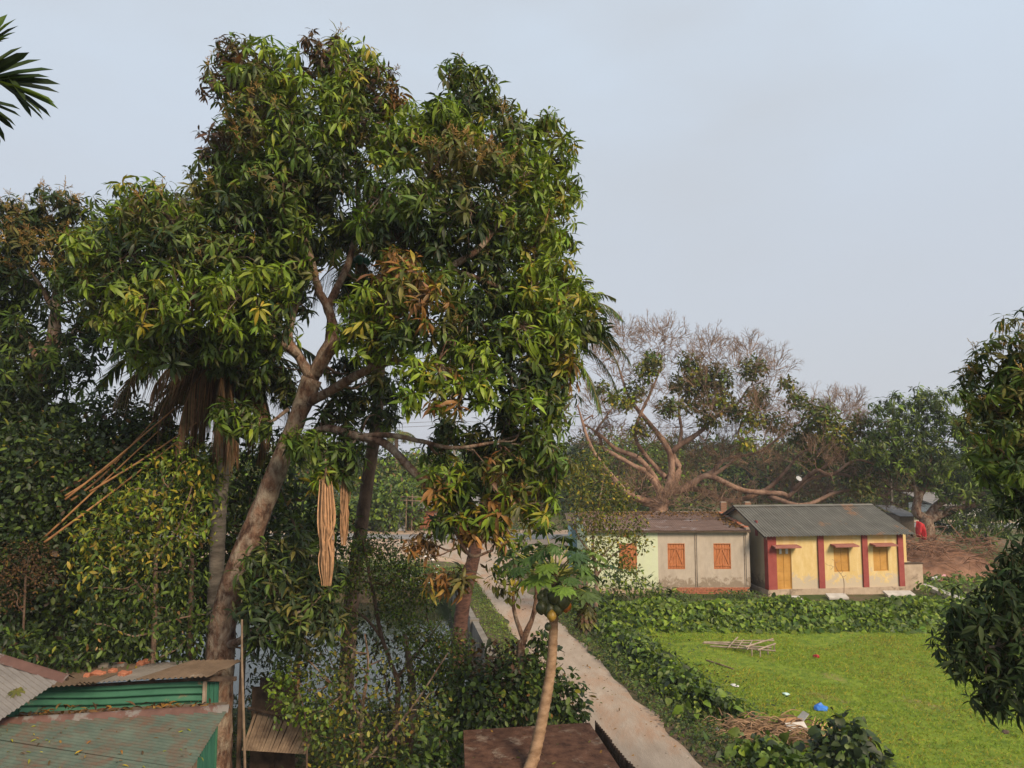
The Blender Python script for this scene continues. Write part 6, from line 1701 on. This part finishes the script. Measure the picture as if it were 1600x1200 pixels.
shrub('wispy_tree', 'wispy fine-leaved tree in front of the pale green wall', 'tree',
      [(930, 720, 30, .6), (950, 760, 34, .4), (910, 770, 30, 0), (940, 800, 34, 0), (970, 780, 28, .3), (910, 815, 26, 0), (975, 830, 26, 0), (940, 845, 30, 0), (1000, 850, 18, 0), (970, 870, 22, 0), (920, 870, 28, 0), (1000, 820, 14, .2), (985, 890, 16, 0), (905, 740, 24, .3)], 31.0,
      [[(930, 960, .09), (932, 900, .08), (926, 850, .06), (935, 790, .04), (945, 740, .02)], [(932, 900, .05), (955, 870, .04), (985, 850, .025), (1005, 835, .012)], [(928, 870, .04), (905, 840, .03), (890, 800, .015)], [(932, 880, .03), (965, 840, .02), (985, 800, .012)]], feather, (.07, .15), ['olive', 'yellow', 'mid', 'olive'], 480, 'bark', 'leaf_matt', inner=.05)
shrub('roadside_shrub', 'low green shrub at the foot of the wispy tree', 'shrub', [(945, 915, 26, 0), (985, 905, 24, 0), (1010, 915, 18, 0), (960, 890, 16, .2), (1040, 925, 16, 0)], 34.6, [[(960, 950, .04), (960, 920, .03)]], lance, (.16, .28), ['mid', 'bright', 'dark'], 200)
for (x, y, D, lab) in ((1318, 905, 35.9, 'bare twiggy sapling against the yellow wall'),):
    b0 = gnd(x, 925, D); o = thing('dry_sapling', b0, lab, 'sapling')
    sk = Skel(); m = MB(); sk.path(m, [b0, at(1318, 905, D), at(1308, 890, D), at(1304, 876, D)], [.02, .016, .012, .008], 5)
    for (px, py) in ((1296, 884), (1300, 874), (1318, 892), (1290, 880), (1312, 876), (1322, 899), (1298, 890)):
        sk.grow(m, at(px, py, D), 4, .01)
    m.build('stem', M['twig'], o)
# grassy tussocks under the stake
def tussock(name, label, px, py, D, n, L, pals, group=None):
    p_ = gnd(px, py, D) + [0, 0, .05]
    a = rng.uniform(0, 6.28, n); el = rng.uniform(.6, 1.45, n)
    d = np.stack([np.cos(a) * np.cos(el), np.sin(a) * np.cos(el), np.sin(el)], 1)
    m = MB(); bl = leaf_tpl(1, .06, .55, .3, ((0, 0), (.15, 1), (.5, .9), (.8, .6), (1, 0)))
    bake(m, bl, frames_x(d, np.tile([0, 0, 1.0], (n, 1)), .2), p_ + rng.standard_normal((n, 3)) * [.06, .06, 0], rng.uniform(.6, 1.1, n) * L, pick(pals, n))
    tag(m.build(name, M['leaf_matt'], None, True, True), label, 'plant', group, )
for (px, py, D, lab) in ((455, 1185, 14.2, 'strappy grass tussock below the slat panel'), (410, 1195, 14.0, 'strappy grass tussock beside the bamboo stake'), (490, 1190, 14.6, 'strappy grass tussock under the leafy climber'), (360, 1190, 14.3, 'strappy grass tussock at the green shed corner')):
    tussock('grass_tussock', lab, px, py, D, 46, 1.0, ['dark', 'mid', 'dark'], 'grass tussocks below the slat panel')

# ================================================================== GROUND COVER
heart = leaf_tpl(1, .78, .25, .22, ((0, 0), (.12, .85), (.4, 1.0), (.75, .55), (1, 0)))
blade = (np.array([[0, -.5, 0], [0, .5, 0], [.55, .3, .04], [1, 0, -.1]], float) * [1, .16, 1], np.array([[0, 1, 2], [0, 2, 3]]))
def cover(name, label, X, Y, hgt, size, tpl, pals, cat='weeds', mat='leaf', lift=.0, face=(0, -.35, 1.0), tilt=.5, down=.15, hfun=None):
    n = len(X)
    z = hz(X, Y) + lift
    hh = rng.random(n) ** .8 * (hgt if hfun is None else hfun)
    P = np.stack([X, Y, z + hh], 1)
    d = sphere_dirs(n) * [1, 1, .6] + [0, -.25, -down]
    m = MB()
    k_ = rng.random(n) < (.3 if tpl is heart else 0)
    fr = frames_x(d, np.tile(list(face), (n, 1)), tilt)
    sz = size[0] + (size[1] - size[0]) * rng.random(n) ** 1.6
    cc_ = pick(pals, n)
    bake(m, tpl, fr[~k_], P[~k_], sz[~k_], cc_[~k_])
    bake(m, lance, fr[k_], P[k_], sz[k_] * .8, cc_[k_])
    return tag(m.build(name, M[mat], None, True, True), label, cat, kind='stuff')
# weeds bank before the houses
n = 19000
X = rng.uniform(4.0, 24, n); Y = 30.6 + 5.2 * rng.random(n)
prof = np.clip(1 - np.abs((Y - 32.8) / 2.8), 0.1, 1) * (.7 + .35 * np.sin(X * 1.7) * np.sin(X * .6 + 1))
keep = (Y < 34.75 + .25 * np.sin(X * 2))
for (px, py) in ((1238, 936), (1308, 930), (1405, 926)):
    p_ = on(px, py, .18); keep &= ~((np.abs(X - p_[0]) < .6) & (Y > p_[1] - .9))
X, Y, prof = X[keep], Y[keep], prof[keep]
cover('weed_bank', 'bank of broad heart-shaped green leaves before the two houses', X, Y, 0, (.12, .36), heart, ['bright', 'mid', 'bright', 'mid'], face=(-.2, -.6, .8), tilt=.65, down=.55, hfun=.75 * prof)
n = 5000
X = rng.uniform(2, 12.2, n); Y = rng.uniform(34.4, 36.6, n); k_ = (X > road_r(Y) + .6) & (np.sin(X * 1.9) + .6 * rng.standard_normal(n) > -.1); X, Y = X[k_], Y[k_]
cover('house_weeds', 'dark low weeds along the foot of the grey wall', X, Y, .32, (.08, .2), lance, ['mid', 'dark', 'mid'])
# big taro-like leaves between road and field
n = 13000
Y = rng.uniform(15.5, 33, n); off = np.abs(rng.normal(1.9, .55, n)); X = road_r(Y) + off
hpx = on_t0 = on(1195, 1165, -.3)
k_ = ~((np.abs(X - hpx[0]) < 1.5) & (np.abs(Y - hpx[1]) < 1.3)); X, Y, off = X[k_], Y[k_], off[k_]
cover('taro_border', 'border of big dark taro leaves between road and field', X, Y, 0, (.10, .34), heart, ['mid', 'mid', 'bright', 'mid', 'dark'], face=(.1, -.4, .8), tilt=.8, down=.4, hfun=np.clip(.8 - np.abs(off - 1.8) * .45, .08, 1))
n = 16000
Y = rng.uniform(13, 36, n); off = np.abs(rng.normal(1.0, .8, n)) + .02; X = road_r(Y) + off
cover('verge_weeds', 'fine weedy verge on the field side of the road', X, Y, .22, (.06, .15), lance, ['mid', 'dark', 'olive', 'mid'])
n = 9000
Y = rng.uniform(17, 46, n); X = road_l(Y) - np.abs(rng.normal(.0, .65, n)) - .02; k_ = X > road_l(Y) - 1.15; X, Y = X[k_], Y[k_]
cover('pond_verge_weeds', 'patchy weeds between retaining wall and road', X, Y, .16, (.05, .14), lance, ['mid', 'bright', 'olive'])
# field turf
n = 170000
Y = 11 + 21 * rng.random(n) ** .8; X = road_r(Y) + 1.6 + rng.random(n) * (26 - road_r(Y))
bare = (np.sin(X * .55 + 1.1 * np.sin(Y * .5)) * np.sin(Y * .62 + .9 * np.sin(X * .7) + 1) > .62) & (rng.random(n) < .72)
X, Y = X[~bare], Y[~bare]; n = len(X)
pn = np.sin(X * 1.3 + 2 * np.sin(Y * .7)) * np.sin(Y * 1.1 + 1.5 * np.sin(X * .5)) + .5 * rng.standard_normal(n)
m = MB()
for (msk, pl) in ((pn > .75, ['yellow', 'yellow', 'olive']), ((pn <= .75) & (pn > -.6), ['bright', 'bright', 'yellow']), (pn <= -.6, ['bright'])):
    k_ = int(msk.sum())
    a = rng.uniform(0, 6.28, k_); el = rng.uniform(.15, 1.1, k_)
    d = np.stack([np.cos(a) * np.cos(el), np.sin(a) * np.cos(el), np.sin(el)], 1)
    bake(m, blade, frames_x(d, np.tile([0, -.3, 1.0], (k_, 1)), .4), np.stack([X[msk], Y[msk], hz(X[msk], Y[msk]) + .008], 1), rng.uniform(.05, .13, k_), pick(pl, k_) * 1.2)
tag(m.build('field_grass', M['leaf_matt'], None, False, True), 'short yellow-green turf covering the field', 'grass', kind='stuff')
n = 2600
Y = rng.uniform(14, 32, n); X = road_r(Y) + np.abs(rng.normal(2.9, .9, n))
cover('field_edge_weeds', 'straggling weeds where the taro border thins into the turf', X, Y, .14, (.06, .16), lance, ['mid', 'bright', 'dark'])
n = 1500
Y = 12 + 19 * rng.random(n); X = road_r(Y) + 2 + rng.random(n) * 20
k_ = np.sin(X * 2.1 + Y) * np.sin(Y * 1.7 - X * .6) > .35; X, Y = X[k_], Y[k_]
cover('field_weeds', 'scattered taller weed tufts on the turf', X, Y, .1, (.06, .15), lance, ['mid', 'bright', 'olive'])
n = 420
Y = rng.uniform(14, 46, n); X = road_l(Y) + 2.2 * rng.beta(.6, .6, n)
cover('road_litter', 'dry leaves scattered along the earth road', X, Y, .01, (.05, .13), lance, ['rust', 'bronze', 'olive'], 'leaves', 'dry', lift=.03, tilt=.2, down=0)
# left and pond banks: creeping growth and scrub
n = 20000
X = rng.uniform(-17, 2.0, n); Y = rng.uniform(14.2, 21.5, n); k_ = X < road_l(Y) - .9; X, Y = X[k_], Y[k_]
cover('bank_weeds', 'tangled low weeds on the near bank of the pond', X, Y, .4, (.08, .2), lance, ['dark', 'mid', 'olive', 'dark'])
n = 9000
X = rng.uniform(-17, -1.8, n); Y = rng.uniform(40.5, 47.5, n)
k_ = (np.sin(X * .8 + Y) + rng.standard_normal(n) * .5 > .1) & (X < road_l(Y) - 1.0); X, Y = X[k_], Y[k_]
cover('far_bank_weeds', 'green weeds on the far bank of the pond', X, Y, .45, (.1, .24), lance, ['mid', 'bright', 'mid'])
n = 9000
X = rng.uniform(20, 45, n); Y = rng.uniform(33, 47, n); k_ = ~((X < 28) & (Y > 41)); X, Y = X[k_], Y[k_]
cover('side_meadow', 'rough green growth right of the yellow house', X, Y, .5, (.2, .42), lance, ['mid', 'bright', 'mid'])
n = 6000
X = rng.uniform(-60, 60, n); Y = rng.uniform(65.5, 72, n)
cover('roadside_growth', 'scrubby growth along the far side of the asphalt road', X, Y, .5, (.25, .5), lance, ['mid', 'olive', 'dark'])
# litter slope at the pond head
n = 1500
X = rng.uniform(-9, -2.2, n); Y = rng.uniform(38, 43, n)
cover('leaf_litter', 'brown leaf litter on the slope at the pond head', X, Y, .04, (.08, .2), lance, ['rust', 'bronze', 'olive'], 'leaves', 'dry')

# ================================================================== RUBBISH AND DEBRIS
def lump(name, label, cat, p_, s, mat, group=None, seed=0):
    """crumpled bag: subdivided box pushed in and out"""
    bm = bmesh.new(); bmesh.ops.create_icosphere(bm, subdivisions=2, radius=.5)
    for v_ in bm.verts:
        v_.co = Vector((v_.co.x * s[0], v_.co.y * s[1], max(-.1, v_.co.z) * s[2])) * (1 + random.uniform(-.28, .22))
    me = bpy.data.meshes.new(name); bm.to_mesh(me); bm.free(); me.materials.append(M[mat])
    ob = link(name, me); ob.location = Vector(p_); ob.rotation_euler = (0, 0, random.uniform(0, 3))
    return tag(ob, label, cat, group)
def on_t(px, py, dz=.04):
    z = 0
    for _ in range(6):
        p_ = on(px, py, z); z = float(hz(p_[0], p_[1]))
    return on(px, py, z) + [0, 0, dz]
lump('plastic_bag', 'crumpled blue plastic bag on the turf', 'bag', on_t(1283, 1110), (.42, .3, .3), 'blue_bag')
lump('plastic_bag', 'pale teal plastic scrap on the turf', 'bag', on_t(1229, 1087), (.24, .16, .09), 'teal_bag')
lump('plastic_bag', 'white plastic scrap at the edge of the taro leaves', 'bag', on_t(1148, 1073), (.3, .16, .07), 'white')
lump('red_scrap', 'small red rag lying on the turf', 'rag', on_t(1276, 1028), (.3, .2, .16), 'red')
lump('plastic_bag', 'round white bag on the road verge by the palm debris', 'bag', on_t(1121, 1142), (.16, .12, .1), 'white')
lump('plastic_bag', 'pink bag of rubbish beyond the short plaster wall', 'bag', on_t(1472, 906, .1), (.6, .5, .5), 'pink_bag')
lump('plastic_bag', 'dirty white bag of rubbish beyond the short plaster wall', 'bag', on_t(1462, 908, .1), (.5, .4, .35), 'white')
lump('coconut_husk', 'brown husk at the edge of the earth road', 'husk', on_t(1180, 1183, .03), (.2, .17, .15), 'earth')
lump('dark_clod', 'dark clod of straw on the turf under the hanging branches', 'clod', on_t(1571, 1145, .02), (.3, .18, .1), 'wood_dark')
for q in range(34):
    px, py = random.uniform(618, 700), random.uniform(868, 918)
    s = random.uniform(.12, .32)
    lump('litter_scrap', 'small scrap of pale litter on the bank between pond and sandy yard', 'litter', on_t(px, py, .03), (s, s * .8, s * .5), 'white' if q % 9 else 'teal_bag', 'litter scraps on the pond bank')
# collapsed bamboo rack lying on the field
rk = thing('wooden_rack', on_t(1155, 1016), 'collapsed grey bamboo rack lying on the turf', 'rack')
def bar(px0, py0, z0, px1, py1, z1, r=.025):
    a, b = on_t(px0, py0, z0), on_t(px1, py1, z1)
    m = MB(); m.tube([a, (a + b) / 2 + [0, 0, .01], b], r, 6, True, .05); return m
for args in ((1098, 1009, .10, 1206, 1022, .22, .03), (1110, 1013, .08, 1212, 1026, .2, .03), (1100, 1006, .06, 1175, 1012, .16, .03), (1150, 1010, .2, 1210, 1012, .26, .025), (1165, 1022, .25, 1208, 1010, .28, .03), (1138, 1018, .14, 1153, 1004, .2, .025), (1152, 1020, .16, 1162, 1008, .2, .02), (1168, 1024, .2, 1176, 1010, .22, .02), (1130, 1012, .15, 1190, 1024, .22, .02), (1184, 1026, .22, 1212, 1016, .24, .03), (1120, 1010, .1, 1150, 1016, .16, .02)):
    bar(*args).build('bar', M['wood_grey'], rk)
for (px, py) in ((1188, 1027), (1175, 1026), (1200, 1023), (1210, 1019)):
    p_ = on_t(px, py, -.02); m = MB(); m.tube([p_, p_ + [0, 0, .26]], .025, 6); m.build('leg', M['wood_grey'], rk)
tag(bar(1104, 1033, .03, 1146, 1047, .03, .03).build('stick', M['bamboo_grey']), 'single bamboo stick on the turf near the taro border', 'stick')
# heap of dry palm fronds with a carton on top
hp = thing('frond_heap', on_t(1195, 1165), 'heap of dry brown palm fronds beside the road', 'heap')
m = MB()
cx = on_t(1190, 1168)
for _ in range(420):
    a = cx + np.array([random.gauss(0, .62), random.gauss(0, .38), random.uniform(.05, .46)])
    az = random.gauss(0.3, .8); L_ = random.uniform(.3, .9)
    d = np.array([math.cos(az), math.sin(az) * .6, random.uniform(-.1, .15)]) * L_ * random.choice((-1, 1))
    m.tube(catmull([a, a + d * .5 + [0, 0, .1], a + d], 3), [.018, .014, .005], 3, False, 0, np.array([.34, .225, .14]) * random.uniform(.5, 1.25))
tag(m.build('fronds', M['dry'], hp, False, True), kind='stuff')
for q in range(6):
    a = on_t(1265 + 4 * q, 1172, .25); b = on_t(1275 + 6 * q, 1146 + 3 * q, .42)
    m = MB(); m.tube(catmull([a, (a + b) / 2 + [0, 0, .04], b], 3), [.03, .025, .006], 4, True, 0, np.array([.45, .29, .15])); m.build('frond_stalk', M['dry'], hp, False, True)
p_ = on_t(1237, 1160, .34)
bx = thing('carton', p_, 'open brown cardboard carton on the palm frond heap', 'carton')
t_ = house_tf(p_, 12)
m = MB()
for (a, b, c, d) in ((-.26, .26, -.15, -.14), (-.26, .26, .14, .15), (-.26, -.25, -.139, .139), (.25, .26, -.139, .139)):
    m.box(a, b, c, d, 0, .2, t_)
m.box(-.25, .25, -.139, .139, 0, .01, t_); m.build('box', M['cardboard'], bx)
m = MB(); m.hexa(t_([(-.26, -.155, .19), (.26, -.155, .19), (.24, -.36, .08), (-.28, -.36, .08), (-.26, -.155, .20), (.26, -.155, .20), (.24, -.36, .09), (-.28, -.36, .09)])[[3, 2, 1, 0, 7, 6, 5, 4]]); m.build('flap', M['concrete_pale'], bx)
m = MB(); m.hexa(t_([(.262, -.14, .19), (.44, -.12, .34), (.44, .14, .34), (.262, .14, .19), (.262, -.14, .20), (.44, -.12, .35), (.44, .14, .35), (.262, .14, .20)])); m.build('flap', M['concrete_pale'], bx)
shrub('weed_mound', 'dark rounded vine mound between frond heap and field', 'shrub', [(1315, 1160, 34, 0), (1340, 1185, 36, 0), (1300, 1190, 34, 0), (1370, 1205, 26, 0), (1265, 1195, 22, 0), (1210, 1200, 22, 0), (1320, 1140, 18, .1)], 17.0, [[(1320, 1240, .03), (1320, 1180, .02)]], heart, (.12, .24), ['dark', 'mid', 'dark'], 330)

shrub('bank_bush', 'leafy green bush on the bank at the pond head', 'shrub', [(600, 880, 26, 0), (640, 890, 26, 0), (575, 900, 24, -.5), (615, 920, 24, -.5), (660, 915, 18, 0), (545, 890, 22, 0), (680, 905, 14, .3), (520, 905, 22, 0)], 41.0, [[(610, 945, .06), (610, 900, .04)]], lance, (.14, .26), ['mid', 'bright', 'mid', 'dark'], 150)
shrub('pond_scrub', 'dark scrub hanging over the near water of the pond', 'shrub', [(430, 1040, 38, 0), (470, 1020, 34, 0), (420, 1080, 34, 0), (610, 1050, 30, 0), (660, 1020, 30, .2), (560, 1130, 38, 0), (700, 1090, 30, 0), (620, 1120, 28, 0), (480, 1090, 30, 0), (740, 1050, 22, .3), (690, 1050, 26, .2), (530, 1040, 22, 0), (600, 1000, 22, 0), (560, 980, 24, 0), (640, 985, 24, 0), (500, 1000, 26, 0), (590, 960, 20, .2), (680, 1010, 22, .2), (450, 980, 24, .3), (650, 1070, 24, 0)], 17.6, [[(560, 1190, .05), (558, 1120, .035), (540, 1060, .02)], [(565, 1170, .04), (640, 1120, .03), (700, 1070, .02)]], lance, (.09, .16), ['dark', 'mid', 'dark', 'olive'], 480, 'bark')
shrub('back_scrub', 'dark undergrowth behind the rusty roof of the row house', 'shrub', [(960, 795, 20, 0), (1000, 800, 20, 0), (1060, 800, 22, 0), (1120, 795, 20, 0), (930, 810, 24, 0), (1090, 790, 18, .5), (1030, 790, 18, .5), (900, 800, 26, 0)], 55.0, [[(1000, 830, .08), (1000, 800, .05)]], lance, (.2, .4), ['dark', 'mid', 'olive'], 120)
shrub('ridge_scrub', 'dark undergrowth behind the ridge of the yellow house', 'shrub', [(1180, 785, 22, 0), (1230, 785, 20, 0), (1290, 785, 22, 0), (1340, 790, 24, 0), (1390, 800, 24, 0), (1150, 790, 18, 0), (1260, 780, 18, .5)], 56.0, [[(1250, 830, .08), (1250, 790, .05)]], lance, (.2, .4), ['dark', 'mid', 'olive'], 120)

# ================================================================== AIR: faint evening haze round everything
hzb = MB(); hzb.box(-160, 160, -25, 240, -3.2, 24)
hazeo = hzb.build('haze', None)
hm = bpy.data.materials.new('haze'); hm.use_nodes = True
t = hm.node_tree; t.nodes.clear()
ho = t.nodes.new('ShaderNodeOutputMaterial'); pv = t.nodes.new('ShaderNodeVolumePrincipled')
pv.inputs['Color'].default_value = (0.85, 0.9, 1.0, 1); pv.inputs['Density'].default_value = 0.0006
t.links.new(pv.outputs[0], ho.inputs['Volume'])
hazeo.data.materials.append(hm)
tag(hazeo, 'thin evening haze in the air', kind='stuff')
